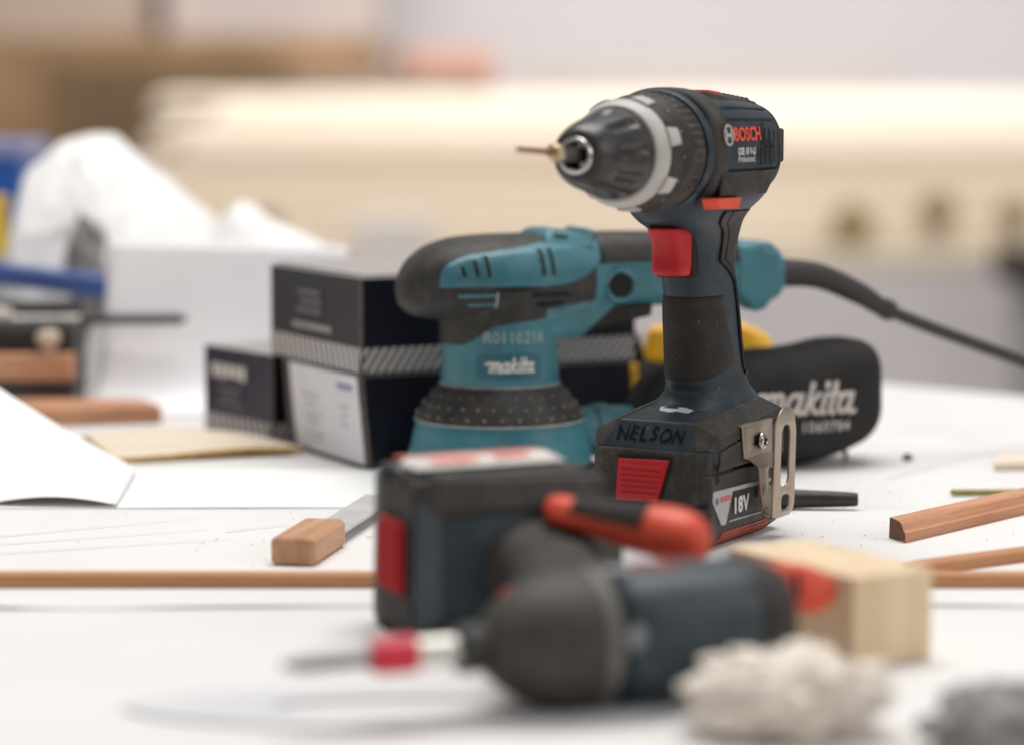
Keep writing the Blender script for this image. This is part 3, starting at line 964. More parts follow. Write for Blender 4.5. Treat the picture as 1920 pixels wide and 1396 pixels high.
# neck flare carrying the head: dark rubber above a rising line, teal bridge to the handle
ZB = [(-.040, .0845), (-.031, .0850), (-.024, .0905), (-.017, .0962), (-.004, .0988), (.010, .1003), (.022, .1018), (.034, .1045), (.042, .1100), (.050, .120), (.056, .1300)]
bm = bmesh.new()
def flare(u, v):
    t = 2 * math.pi * u
    x = .0372 * math.cos(t)
    zb = lerp_tab(ZB, x)[0]
    z = zb + (.1180 - zb) * v
    k = max(0, (z - .097) / .021) ** 2
    r = .0369 + .003 * min(k, 1) * (1 if math.cos(t) < .3 else .2)
    return (r * math.cos(t) - .004 * min(k, 1), r * math.sin(t), z)
grid_patch(bm, flare, frange(0, 1, 72), frange(0, 1, 10))
bmesh.ops.remove_doubles(bm, verts=bm.verts[:], dist=1e-5)
bmesh.ops.recalc_face_normals(bm, faces=bm.faces[:])
obj('neck_rubber', bm, SRUB, head, angle=180)
obj('handle_bridge', hull([(x, s * y, z) for s in (1, -1) for x, y, z in ((.010, .0325, .0905), (.0340, .0200, .0865), (.0480, .0140, .0865), (.0500, .0165, .1020), (.0700, .0165, .1060), (.0700, .0188, .1220), (.0300, .0290, .1080), (.010, .034, .104))]), TEAL, hd, bevel=.003)
for s in (-1, 1):
    def side(x, z, off):
        zc, h, w_ = lerp_tab(ST, x)
        return Vector((x, s * (w_ * max(0, 1 - abs((z - zc) / h) ** 2.5) ** .4 + off), z))
    ZL = [(-.0495, .1208), (-.036, .1208), (.020, .1200), (.030, .1206), (.038, .1222), (.046, .1250), (.0530, .1300), (.0560, .1340)]
    ZU = [(-.0495, .1220), (-.0475, .1300), (-.0440, .1345), (-.0380, .1380), (-.0300, .1404), (-.010, .1430), (.012, .1458), (.02, .1470), (.056, .1470)]
    bm = bmesh.new()
    def pan(u, v):
        x = -.0495 + .1055 * u
        zl, zu = lerp_tab(ZL, x)[0], lerp_tab(ZU, x)[0]
        e = min(1, min(v, 1 - v, u * 2) * 9)
        return side(x, zl + (zu - zl) * v, -.0006 + .0022 * e ** .6)
    grid_patch(bm, pan, frange(0, 1, 60), frange(0, 1, 22))
    bmesh.ops.recalc_face_normals(bm, faces=bm.faces[:])
    pn = obj('side_panel', bm, TEAL, head, angle=180)
    for x, z0, z1 in ((-.0362, .1276, .1335), (-.0286, .1272, .1372), (-.0215, .1270, .1395), (.0138, .1272, .1430), (.0205, .1272, .1430)):
        bm = bmesh.new()
        grid_patch(bm, lambda u, v: side(x + v * .0030 - (u - .5) * .0012, z0 + (z1 - z0) * u, .00175), frange(0, 1, 10), (-.5, .5))
        obj('vent_slot', bm, DARK, pn, angle=180)
        bm = bmesh.new()
        tube(bm, [side(x - .0016 - (u - .5) * .0012, z0 + (z1 - z0) * u, .0018) for u in frange(0, 1, 8)], .0005, 8)
        obj('vent_lip', bm, TEAL, pn)
    for z, x0, x1, m in ((.1160, -.0385, -.0150, TEAL), (.1105, -.0320, -.0150, TEAL), (.1150, .000, .0330, DARK), (.1095, .004, .030, DARK)):
        bm = bmesh.new()
        tube(bm, [side(x0 + (x1 - x0) * u, z, .0002) for u in frange(0, 1, 8)], .0011, 8)
        obj('louvre', bm, m, head)
    bm = bmesh.new(); tube(bm, [side(-.0150, z, .0008) for z in frange(.1085, .1180, 5)], .0007, 8); obj('louvre_end', bm, PALEEDGE, head)
    bm = bmesh.new()
    pts = [(.0705 + .0092 * math.cos(R(a)), s * .0225, .1186 + .0092 * math.sin(R(a))) for a in range(0, 361, 10)]
    tube(bm, pts, .0014, 8); rg = obj('recess_ring', bm, TEAL, hd)
    b = plate_bm(circle(.0084)); obj('recess', remap(b, lambda u, v, w: Vector((.0705 + u, s * .0228, .1186 + v))), DARK, rg, smooth=False)
# hump with speed dial over the top
obj('top_hump', hull([(x, s * y, z) for s in (1, -1) for x, y, z in ((.0190, .0300, .1420), (.0540, .0245, .1420), (.0205, .0235, .1500), (.0530, .0190, .1490), (.0250, .0190, .1535), (.0345, .0180, .1535), (.0400, .0175, .1500))]), TEAL, hd, bevel=.0025)
obj('hump_end', hull([(x, s * y, z) for s in (1, -1) for x, y, z in ((.0460, .0225, .1440), (.0540, .0215, .1440), (.0500, .0185, .1535), (.0545, .0185, .1535))]), TEAL, hd, bevel=.002)
obj('slide_switch', hull([(x, s * y, z) for s in (1, -1) for x, y, z in ((.0370, .0110, .1480), (.0450, .0110, .1480), (.0375, .0100, .1532), (.0440, .0100, .1516))]), ORANGE, hd, bevel=.001)
b = plate_bm([(-.0050, .0018), (.0062, -.0005), (.0056, -.0042), (.0020, -.0044)])
obj('hump_hole', remap(b, lambda u, v, w: Vector((.0300 + u, -.0232 - v * .62 + .0007 * 0, .1498 + v * .75))), DARK, hd, smooth=False)
obj('paddle', hull([(x, s * y, z) for s in (1, -1) for x, y, z in ((.0480, .0100, .0900), (.0490, .0130, .1050), (.0900, .0125, .0975), (.0960, .0110, .0985), (.0960, .0130, .1060), (.0700, .0120, .0945))]), GRIP, hd, bevel=.0015)
# rear end block, strain relief, cord
eb = hull([(x, s * y, z) for s in (1, -1) for x, y, z in ((.1520, .0185, .1400), (.1540, .0120, .1440), (.1760, .0150, .1425), (.1790, .0190, .1340), (.1790, .0190, .1120), (.1740, .0100, .1000), (.1680, .0095, .0985), (.1560, .0170, .1090), (.1520, .0180, .1120))])
o = obj('end_block', eb, TEAL, hd, bevel=.003)
bm = bmesh.new(); lathe_x(bm, [(.1770, .0160), (.1780, .0178), (.1830, .0175), (.1850, .0160), (.1855, .0100)], 48, (0, 0, .1225)); obj('flange', bm, TEAL, o)
b = plate_bm([(-.005, .0028), (.005, .0028), (.0012, -.0035), (-.0012, -.0035)]); obj('triangle_hole', remap(b, lambda u, v, w: Vector((.1640 + u, -.0178 - v * .25 * 0 - .0006, .1355 + v))), DARK, o, smooth=False)
cp = spline([(.1840, 0, .1225), (.215, -.001, .1195), (.245, -.002, .1070), (.262, -.002, .0975), (.30, -.002, .0825), (.37, 0, .0575), (.45, .01, .0260), (.52, .03, .0060), (.60, .06, .0042), (.70, .11, .0042)], 90)
bm = bmesh.new()
k1 = next(i for i, p in enumerate(cp) if p.x > .262)
tube(bm, cp[:k1 + 1], [.0094 + (.0058 - .0094) * i / k1 for i in range(k1 + 1)], 20)
sr = obj('strain_relief', bm, CORD, sander)
bm = bmesh.new(); tube(bm, cp[k1 - 1:k1 + 2], .0068, 20); obj('relief_collar', bm, CORD, sr)
bm = bmesh.new(); tube(bm, cp[k1:], .0041, 16); obj('power_cord', bm, CORD, sander)
# dust port and bag
bm = bmesh.new(); lathe_x(bm, [(.036, .0150), (.060, .0150), (.062, .0165), (.070, .0165), (.072, .0150), (.092, .0140)], 40, (0, 0, .0275)); obj('dust_port', bm, TEAL, sander)
BT = [(.0860, .0300, .0130, .0140), (.0900, .0300, .0150, .0160), (.0960, .0325, .0240, .0220), (.1040, .0340, .0300, .0290), (.1200, .0352, .0330, .0330), (.1620, .0366, .0360, .0360), (.2000, .0380, .0372, .0365), (.2250, .0430, .0362, .0350), (.2400, .0460, .0335, .0320), (.2490, .0470, .0285, .0265), (.2540, .0475, .0210, .0170)]
def bag_pt(x, t, off=0.):
    zc, h, w_ = lerp_tab(BT, x)
    y, z = (w_ + off) * sgnp(math.cos(t), 2 / 3.2), (h + off) * sgnp(math.sin(t), 2 / 3.2)
    n = noise.noise(Vector((x * 26, y * 30, z * 30))) * .0022 + noise.noise(Vector((x * 70, y * 60, z * 60))) * .0008
    k = (1 + n / max(.01, math.hypot(y, z)))
    return Vector((x, y * k, max(.0008, zc + z * k)))
bm = bmesh.new()
xs = frange(.086, .254, 46)
loft(bm, [[bag_pt(x, 2 * math.pi * i / 72) for i in range(72)] for x in xs])
bag = obj('dust_bag', bm, BAGF, sander, sub=1, angle=180)
def bag_side(x0, z0):
    def f(u, v, w):
        x, z = x0 + u, z0 + v
        zc, h, w_ = lerp_tab(BT, x)
        q = max(-.98, min(.98, (z - zc) / h))
        t = math.pi + math.asin(sgnp(q, 3.2 / 2))
        t = -math.pi + math.asin(sgnp(-q, 1.6)) if False else math.pi - math.asin(sgnp(q, 1.6))
        p = bag_pt(x, t, .0009)
        return Vector((x, p.y - w - .0002, z))
    return f
obj('brand_text', remap(script_logo(.0760), bag_side(.1890, .0440), .0015), pmat('pale bag print', (.60, .55, .52), rough=.7, var=.15, scale=200), bag, smooth=False)
obj('number_text', remap(text_bm('1060784', .0090, bold=.025, xs=.92, space=1.2), bag_side(.2040, .0275), .0015), pmat('faded bag print', (.50, .47, .45), rough=.7, var=.2, scale=160), bag, smooth=False)
b = bmesh.new(); tube(b, [(.2300, -.012, .0085), (.2305, -.014, .0045), (.2300, -.013, .0012)], .0016, 8); obj('zip_pull', b, BAGF, bag)

# =================================================================== IMPACT DRIVER lying on its side
NAVY2 = pmat('dusty navy plastic', (.024, .042, .056), rough=.48, var=.25, scale=40, bump=.25, bscale=900, dust=.2, dustcol=(.15, .16, .16), speck=.2)
driver = bpy.data.objects.new('impact_driver', None)
COL.objects.link(driver)
tag(driver, 'blurred dark blue impact driver lying on its side in the foreground', 'impact driver')
AZ = R(DRV_A)
fx = Vector((-math.cos(AZ), -math.sin(AZ), 0))
TL = R(3.0)
fz = Vector((math.sin(AZ) * math.cos(TL), -math.cos(AZ) * math.cos(TL), -math.sin(TL)))
fy = fz.cross(fx)
DZ = .188                       # tool-frame height of the motor axis
base = Vector(DRV_P) - fz * DZ
mw = Matrix((fx, fy, fz)).transposed().to_4x4()
mw.translation = base
driver.matrix_world = mw
for q in (battery(driver), foot(driver)):
    q.location = (-.005, 0, 0)
    q.scale = (.92, 1.06, 1)
    if q.name.startswith('foot'): q.data.materials[0] = NAVY2
    if q.name.startswith('battery'):
        lb2 = obj('side_label', remap(plate_bm([(.044, .0410), (-.034, .0400), (-.036, .0135), (.038, .0125), (.046, .026)], th=.0004), lambda u, v, w: Vector((u, -.0372 + w, v))), pmat('pale worn label', (.60, .56, .52), rough=.5, var=.2, scale=90), q, smooth=False)
        for x0, x1, z0, z1 in ((.030, .006, .022, .030), (-.004, -.022, .020, .027)):
            obj('label_print', remap(plate_bm([(x0, z0), (x1, z0), (x1, z1), (x0, z1)], th=.0002), lambda u, v, w: Vector((u, -.0377 + w, v))), INKRED, lb2, smooth=False)
        b = plate_bm([(.040, .0105), (-.036, .0105), (-.036, .0040), (.040, .0040)], th=.0012)
        obj('red_stripe', remap(b, lambda u, v, w: Vector((u, -.0362 + w, v))), STRIPEM, q, smooth=False)
        for k in range(7):
            b = bmesh.new(); box(b, (.0540, -.0150, .0245 + k * .0034), (.0572, .0130, .0263 + k * .0034)); obj('button_rib', b, RED, q, bevel=.0012)
HD = [(.0560, -.0200, .0360, .0240), (.0700, -.0180, .0350, .0230), (.0760, -.0150, .0290, .0190), (.0850, -.0110, .0245, .0168), (.1000, -.0060, .0230, .0165), (.1200, .0020, .0235, .0165), (.1400, .0080, .0260, .0175), (.1600, .0090, .0330, .0215), (.1730, .0060, .0380, .0245), (.1880, .0050, .0400, .0250)]
bm = bmesh.new(); loft(bm, [sup_ring(z, cx, a, b_, 2.4) for z, cx, a, b_ in HD]); hn = obj('handle', bm, RUBBER, driver, sub=1, angle=180)
bm = bmesh.new()
rings = []
for z, xf_, b_ in ((.1330, .036, .0085), (.1350, .0400, .0098), (.1450, .0385, .0102), (.1550, .0420, .0100), (.1570, .0425, .0095)):
    rings.append([((.010 + xf_) / 2 + x, y, z) for x, y in sup((xf_ - .010) / 2, b_, 3.4, 36)])
loft(bm, rings); obj('trigger', bm, RED, hn, sub=1, angle=60)
bm = bmesh.new()
DM = [(-.0620, .0120, .0120), (-.0600, .0200, .0200), (-.0550, .0240, .0240), (-.0450, .0262, .0265), (-.0200, .0270, .0275), (.0050, .0268, .0272), (.0200, .0262, .0265)]
loft(bm, [[(x, y, DZ + z) for y, z in sup(w_, h, 2.4, 56)] for x, w_, h in DM]); mh = obj('motor_housing', bm, NAVY2, driver, sub=1, angle=180)
bm = bmesh.new()
loft(bm, [[(x, y, DZ + z) for y, z in sup(w_ + o, h + o, 2.4, 56)] for x, w_, h, o in [(-.0400, .0262, .0265, -.001), (-.0410, .0262, .0265, .0015), (-.0550, .0240, .0240, .0018), (-.0605, .0200, .0200, .0016), (-.0635, .0120, .0120, .0005)]]); obj('rear_cap', bm, RUBBER, mh, sub=1, angle=180)
bm = bmesh.new(); lathe_x(bm, [(.0190, .0255), (.0195, .0272), (.0255, .0272), (.0260, .0255)], 56, (0, 0, DZ)); obj('pale_band', bm, pmat('olive grey band', (.14, .135, .12), rough=.6, var=.2), driver)
bm = bmesh.new(); lathe_x(bm, [(.0250, .0255), (.0262, .0268), (.0380, .0262), (.0480, .0237), (.0570, .0192), (.0635, .0138), (.0665, .0100), (.0670, .004)], 56, (0, 0, DZ)); ns = obj('nose_cone', bm, pmat('dusty nose rubber', (.040, .035, .030), rough=.6, var=.25, dust=.25, dustcol=(.2, .17, .14)), driver)
bm = bmesh.new(); lathe_x(bm, [(.0630, .0080), (.0670, .0095), (.0770, .0095), (.0785, .0078), (.0785, .004)], 40, (0, 0, DZ)); cb = obj('bit_collar', bm, BLACK, driver)
bm = bmesh.new(); lathe_x(bm, [(.0770, .0056), (.0950, .0056), (.0960, .0050), (.0960, .002)], 36, (0, 0, DZ)); bh2 = obj('bit_holder', bm, pmat('pale satin steel', (.74, .72, .66), rough=.35, metal=.55, var=.1), driver)
bm = bmesh.new(); lathe_x(bm, [(.0950, .0045), (.0955, .0072), (.1090, .0072), (.1130, .0058), (.1132, .003)], 36, (0, 0, DZ)); obj('red_sleeve', bm, pmat('bright red sleeve', (.62, .02, .05), rough=.35), bh2)
bm = bmesh.new(); lathe_x(bm, [(.1120, .0036), (.1400, .0036), (.1430, .0026), (.1480, .0016), (.1482, .0004)], 6, (0, 0, DZ)); obj('screw_bit', bm, pmat('grey bit steel', (.20, .19, .185), rough=.45, metal=.5), bh2, smooth=False)
# pale printed marks on the housing flank that faces the camera (tool top) and sky
for s in (1, -1):
    def dm(x0, z0): return lambda u, v, w: Vector((x0 - u * s, s * (.0274 + w), DZ + z0 + v))
    obj('brand_text', remap(text_bm('BOSCH', .0062, bold=.03), dm(-.004, .0040)), INKRED, mh, smooth=False)
    obj('emblem', remap(hemblem(.0055), dm(.0120, .0035)), RINGGREY, mh, smooth=False)
b = plate_bm(circle(.0045, 24, 0, 0, .8, 1.2)); obj('scuff', remap(b, lambda u, v, w: Vector((.0145 + u, -.0060 + v, DZ + .0271))), pmat('grey scuff', (.25, .26, .27), rough=.6, var=.4), mh, smooth=False)
# =================================================================== cartons
def carton(name, loc, rotz, dims, label, front, lean=0., band=0., group='navy and charcoal printed cartons'):
    """near corner at loc; X runs back to the right, Y back to the left"""
    lx, ly, h = dims
    root = empty(name, loc, R(rotz), label, 'carton', group)
    bm = bmesh.new(); g = box(bm, (0, 0, 0), (lx, ly, h))
    for v in g:
        if v.co.z > h * .5: v.co.x -= lean
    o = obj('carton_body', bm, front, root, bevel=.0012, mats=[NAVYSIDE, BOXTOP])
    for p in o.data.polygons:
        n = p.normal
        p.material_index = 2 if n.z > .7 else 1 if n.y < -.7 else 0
    if band:
        M = stripemat('diagonal stripe print', (.040, .038, .040), (.66, .63, .62), 160., -.7)
        b = bmesh.new(); box(b, (-.0006, .0015, .0012), (.0006, ly - .0015, band)); obj('striped_band', b, stripemat('wide stripe print', (.040, .038, .040), (.62, .59, .58), 118., -.35), root, smooth=False)
        b = bmesh.new(); box(b, (.0012, -.0006, .0012), (lx - .0015, .0006, band))
        obj('striped_band', b, M, root, smooth=False)
    b = bmesh.new(); tube(b, [(0, 0, .001), (-lean, 0, h - .001)], .0013, 8); obj('worn_edge', b, BOXEDGE, root)
    return root
def bars(root, rows, m, name='print_line', lean=0.):
    """small unreadable print lines on the left front face (x = 0): rows of (y0, y1, z, height)"""
    for y0, y1, z, hh in rows:
        b = bmesh.new()
        n = max(2, int((y1 - y0) / (hh * .95)))
        for k in range(n):
            a = y0 + (y1 - y0) * k / n
            wd = (y1 - y0) / n * .72
            box(b, (-lean * z - .0011, a, z - hh * .5 * (1 if k % 3 else 1.25)), (-lean * z - .0007, a + wd, z + hh * .5))
        obj(name, b, m, root, smooth=False)
FADE = pmat('faded grey print', (.16, .155, .16), rough=.5)
CORN = (-.0888, 1.656)
low = carton('carton', (CORN[0], CORN[1], 0), 27.8, (.194, .128, .0600), 'lower carton with a white label panel, under the striped carton', BLACKBOX, lean=.0055)
b = bmesh.new()
vs = [b.verts.new(p) for p in ((-.0010, .0055, .0035), (-.0010, .1130, .0035), (-.0064, .1130, .0588), (-.0064, .0055, .0588))]
b.faces.new(vs); bmesh.ops.recalc_face_normals(b, faces=b.faces[:])
lab = obj('label_panel', b, pmat('white label card', (.72, .72, .75), rough=.5, var=.03), low, smooth=False)
solidify(lab, .0006, 0)
b = bmesh.new()
for y0, y1, z in ((.070, .096, .040), (.074, .092, .034), (.068, .094, .027), (.074, .088, .0225), (.064, .088, .015), (.070, .084, .011), (.024, .036, .038), (.026, .034, .032), (.024, .036, .026)):
    b = bmesh.new(); box(b, (-.0016 - z * .093, y0, z - .0009), (-.0012 - z * .093, y1, z + .0009))
    obj('print_line', b, pmat('pale grey print', (.50, .50, .52), rough=.6), lab, smooth=False)
b = bmesh.new(); box(b, (-.0067, .014, .0490), (-.0062, .036, .0530)); obj('print_line', b, pmat('violet grey print', (.28, .27, .40), rough=.6), lab, smooth=False)
top = carton('carton', (CORN[0] - .0050, CORN[1] - .002, .0604), 27.8, (.198, .146, .0608), 'charcoal carton with diagonal stripe band stacked on top', BLACKBOX, band=.0165)
bars(top, [(.062, .098, .0465, .004), (.060, .094, .0405, .004), (.060, .100, .0345, .004)], FADE)
bars(top, [(.045, .108, .0245, .0042)], pmat('grey white print', (.36, .34, .35), rough=.5))
b = bmesh.new(); box(b, (.004, .004, .0612), (.196, .143, .0622)); obj('lid_flap', b, BOXTOP, top, bevel=.0004)
lft = carton('carton', (-.1615, 1.783, 0), 36., (.100, .092, .0600), 'small navy carton with white lettering, left of the stack', NAVYBOX, band=.0135)
bars(lft, [(.034, .082, .0440, .0085)], INKWHITE)
bars(lft, [(.040, .070, .0325, .003), (.042, .068, .0270, .003), (.036, .074, .0215, .003)], FADE)

# =================================================================== things lying on the bench
def prism(name, m, poly, z0, z1, label, cat, group=None, bev=.0008, zf=None):
    bm = hull([(x, y, z) for x, y in poly for z in (z0, z1)])
    return tag(obj(name, bm, m, bevel=bev), label, cat, group)

# wooden handled scraper: local X along the handle
sc_ = empty('paint_scraper', (-.1105, 1.3250, 0), R(79), 'scraper with plain square wooden handle and flat grey blade', 'scraper')
pts = []
for x in (.0, .062):
    for s in (1, -1):
        pts += [(x + (.0016 if x == 0 else -.0016), s * .0118, .0025), (x + (.0016 if x == 0 else -.0016), s * .0118, .0128), (x, s * .0095, .0008 + .0016), (x, s * .0095, .0134), (x + (.0016 if x == 0 else -.0016), s * .0095, .0004), (x + (.0016 if x == 0 else -.0016), s * .0095, .0150)]
obj('wooden_handle', hull(pts), MAHOGY, sc_, bevel=.0012)
bm = bmesh.new(); box(bm, (.060, -.0100, .0062), (.190, .0100, .0078)); obj('blade', bm, pmat('grey blade steel', (.62, .61, .60), rough=.45, metal=.3, var=.08), sc_, bevel=.0004)
b = bmesh.new(); box(b, (.0600, -.0105, .0050), (.0640, .0105, .0090)); obj('ferrule', b, RODM, sc_, bevel=.0006)

# long strip and shorter strips of moulding
G_ = 'brown wooden moulding strips'
bm = hull([(x, y, z) for x in (-.36, .40) for y, z in ((1.2660, .0006), (1.2660, .0064), (1.2672, .0074), (1.2750, .0074), (1.2760, .0006))])
tag(obj('wood_strip', bm, STRIPW, bevel=.0005), 'long thin brown wood strip running right across the bench', 'wood strip', G_)
o = empty('wood_strip', (.199, 1.2960, 0), R(33), 'short brown wood strip slanting behind the pine block', 'wood strip', G_)
bm = hull([(x, y, z) for x in (0, .20) for y, z in ((0, .0005), (0, .0056), (.0012, .0066), (.0100, .0066), (.0110, .0005))]); obj('strip', bm, STRIPW, o, bevel=.0005)
o = empty('wood_moulding', (.2080, 1.3920, 0), R(49), 'brown moulding with shaped edge lying at the right', 'wood strip', G_)
prof = [(0, .0006), (0, .0056), (.0018, .0066), (.0026, .0080), (.0042, .0102), (.0066, .0112), (.0150, .0118), (.0155, .0006)]
bm = bmesh.new()
loft(bm, [[(x + y * .55 * (1 if x < .1 else 0), y, z) for y, z in prof] for x in (0, .30)])
obj('moulding', bm, woodmat('moulding hardwood', (.48, .22, .12), (.62, .33, .20), axis=0, scale=36), o, bevel=.0004)
bm = bmesh.new(); bm.faces.new([bm.verts.new((y * .55 - .0004, y, z)) for y, z in prof]); obj('end_grain', bm, ENDW, o, smooth=False)

# pine block
blk = empty('wood_block', (.1408, 1.0810, 0), R(32.3), 'pale square sawn pine block in the right foreground', 'wood block')
bm = bmesh.new(); box(bm, (0, 0, 0.0016), (.0425, .086, .0403)); obj('block', bm, PINE, blk, bevel=.0010)

# screw, chip, crumb, marker
o = empty('wood_screw', (.2600, 1.5540, .0024), R(2), 'yellow zinc threaded screw lying flat beside the moulding', 'screw')
bm = bmesh.new(); lathe_x(bm, [(-.002, .0005)] + [(.0005 * k, .0023 if k % 3 == 0 else .0015) for k in range(0, 84)], 20); obj('thread', bm, SCREWY, o)
bm = bmesh.new(); lathe_x(bm, [(.0410, .0016), (.0440, .0040), (.0450, .0040)], 24); obj('screw_head', bm, SCREWY, o)
prism('wood_offcut', PLY, [(.302, 1.655), (.345, 1.662), (.342, 1.690), (.312, 1.700)], .0005, .0052, 'small pale wood offcut at the right edge', 'offcut')
bm = bmesh.new(); lathe_z(bm, [(.0, .0022), (.0010, .0036), (.0026, .0034), (.0040, .0016), (.0046, .0004)], 18, (.2552, 1.7050, .0)); tag(obj('rubber_plug', bm, BLACK), 'tiny black rubber plug on the bare bench', 'plug')
mk_ = empty('felt_pen', (.1270, 1.5090, .0062), R(-4.5), 'black tapered plastic pen lying behind the belt clip', 'pen')
bm = bmesh.new(); lathe_x(bm, [(0, .003), (.0005, .0056), (.030, .0056), (.060, .0045), (.0690, .0040), (.0705, .0034), (.0706, .001)], 20); obj('barrel', bm, BLACK, mk_)
b = bmesh.new(); box(b, (.004, -.0012, .0050), (.034, .0012, .0064)); obj('pocket_clip', b, BLACK, mk_, bevel=.0004)

# papers
def sheet(name, m, x0, x1, y0, y1, zf, label, nx=60, ny=40, group='white paper sheets', edge=None, th=.0005):
    bm = bmesh.new()
    def f(u, v):
        x, y = x0 + (x1 - x0) * u, y0 + (y1 - y0) * v
        if edge: x, y = edge(x, y, u, v)
        return (x, y, zf(x, y))
    grid_patch(bm, f, frange(0, 1, nx), frange(0, 1, ny))
    bmesh.ops.recalc_face_normals(bm, faces=bm.faces[:])
    o = obj(name, bm, m, angle=180)
    if o.data.polygons[0].normal.z < 0: o.data.flip_normals()
    solidify(o, th, -1)
    return tag(o, label, 'paper sheet', group)
sheet('paper_sheet', PAPERB, -.5, .5, .70, 1.2170, lambda x, y: .0011 + .0002 * math.sin(x * 11),
      'wide paper sheet lying under the toppled driver', nx=90, ny=20, edge=lambda x, y, u, v: (x, y + v * (.004 * math.sin(x * 9 + 1))))
sheet('paper_sheet', PAPERB, -.5, .5, 1.216, 1.50, lambda x, y: .0004 + max(0, (1.240 - y) / .024) ** 1.7 * (.0022 + .0012 * math.sin(x * 15 + .6) + .0006 * math.sin(x * 37)),
      'broad paper sheet beneath the upright drill, its near edge lifting', nx=90, ny=120, edge=lambda x, y, u, v: (x, y + (1 - v) * (.005 * math.sin(x * 9 + 1))))
sheet('paper_sheet', PAPER, -.42, .02, 1.512, 1.66, lambda x, y: .0008 + .0002 * math.sin(x * 30), 'flat bright paper sheet in front of the cartons',
      edge=lambda x, y, u, v: (x, y + (1 - v) * .004 * math.sin(x * 7)))
bm = bmesh.new()
def curl(u, v):      # u: left..right along the front, v: front..back
    fl, fr, bl, br = Vector((-.38, 1.522, 0)), Vector((-.226, 1.508, 0)), Vector((-.38, 1.690, 0)), Vector((-.233, 1.640, 0))
    p = fl * (1 - u) * (1 - v) + fr * u * (1 - v) + bl * (1 - u) * v + br * u * v
    w_ = max(0, (-.228 - p.x) / .152)
    z = .0028 + w_ ** 1.15 * .082 * v ** 1.1 + (1 - v) * .0045 * math.sin(min(1, w_ * 2.2) * math.pi) * .8
    return (p.x, p.y, z)
grid_patch(bm, curl, frange(0, 1, 40), frange(0, 1, 30)); bmesh.ops.recalc_face_normals(bm, faces=bm.faces[:])
o = obj('paper_sheet', bm, PAPER, angle=180); solidify(o, .0004, 0); tag(o, 'paper sheet at far left with one corner curling up', 'paper sheet', 'white paper sheets')

# pale plywood scrap and pink plank
bm = bmesh.new()
P0 = [(-.254, 1.684), (-.137, 1.727), (-.169, 1.771), (-.232, 1.840), (-.292, 1.802)]
bow = lambda x, y: .0006 + .0030 * math.exp(-((x + .175) / .04) ** 2)
def plyf(u, v):
    a = Vector(P0[0]).lerp(Vector(P0[1]), u); c = Vector(P0[4]).lerp(Vector(P0[3]) if u < .5 else Vector(P0[3]), min(1, u * 1.25)) if u < .8 else Vector(P0[3]).lerp(Vector(P0[2]), (u - .8) / .2)
    p = a.lerp(c, v)
    return (p.x, p.y, bow(p.x, p.y) + .0036)
grid_patch(bm, plyf, frange(0, 1, 24), frange(0, 1, 10)); bmesh.ops.recalc_face_normals(bm, faces=bm.faces[:])
o = obj('plywood_scrap', bm, PLY, angle=180, mats=[PLYEDGE])
if o.data.polygons[0].normal.z < 0: o.data.flip_normals()
md = o.modifiers.new('thick', 'SOLIDIFY'); md.thickness = .0036; md.offset = -1; md.material_offset_rim = 1
tag(o, 'thin pale plywood scrap with golden edge near the cartons', 'plywood')
prism('wood_plank', MAHOG, [(-.335, 1.868), (-.250, 1.890), (-.272, 1.940), (-.365, 1.938)], .0005, .0125, 'flat pink brown plank lying behind the plywood scrap', 'plank')

# white card standing in a curve
bm = bmesh.new()
CP = spline([(0, 1.925, .0012), (0, 1.955, .0022), (0, 1.984, .0120), (0, 1.998, .0400), (0, 2.008, .0800), (0, 2.016, .1235)], 30)
def cardf(u, v):
    p = CP[int(round(v * 30))]
    xl = -.318 + .014 * v + (.06 * max(0, 1 - v * 5))
    return (xl + (-.125 - xl) * u, p.y + .010 * math.sin(u * 2.2), p.z * (1 - .05 * u))
grid_patch(bm, cardf, frange(0, 1, 20), frange(0, 1, 30)); bmesh.ops.recalc_face_normals(bm, faces=bm.faces[:])
o = obj('card_sheet', bm, CARD, angle=180); solidify(o, .0008, 0); tag(o, 'white card sheet standing upright behind the cartons', 'card')

# blue grey patches and pencil lines on the papers, sawdust
def flat(name, m, pts, label, cat, holes=()):
    o = obj(name, remap(plate_bm(pts, holes), lambda u, v, w: Vector((u, v, .0021))), m, smooth=False)
    return o
bluegrey = pmat('blue grey on paper', (.665, .67, .685), rough=.75, var=.08, scale=20)
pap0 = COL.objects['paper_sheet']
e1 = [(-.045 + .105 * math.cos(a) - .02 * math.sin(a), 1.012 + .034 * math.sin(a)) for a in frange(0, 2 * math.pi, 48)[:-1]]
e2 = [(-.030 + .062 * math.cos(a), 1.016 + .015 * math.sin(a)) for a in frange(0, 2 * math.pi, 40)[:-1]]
flat('blue_grey_patch', bluegrey, e1, None, None, [e2]).parent = pap0  # flat blue grey ring laid on the near sheet
flat('blue_grey_patch', bluegrey, [(.08, .955), (.20, .915), (.205, .918), (.085, .958)], None, None).parent = pap0
rs = random.Random(11)
bm = bmesh.new()
for k in range(240):
    x, y = rs.uniform(-.30, .42), rs.uniform(1.30, 1.66)
    if rs.random() < .7:
        cx_, cy_, sd_ = ((.215, 1.50, .05), (.17, 1.40, .025), (-.10, 1.40, .03), (.24, 1.64, .03))[k % 4]
        x, y = cx_ + rs.gauss(0, sd_), cy_ + rs.gauss(0, sd_)
    if y < 1.29: continue
    r = rs.uniform(.00015, .0007) * (1.6 if k % 23 == 0 else 1)
    g = bmesh.ops.create_icosphere(bm, subdivisions=1, radius=r)['verts']
    sx = rs.uniform(.7, 2.2)
    for v in g: v.co = Vector((v.co.x * sx + x, v.co.y + y, v.co.z * .5 + r * .5 + .001))
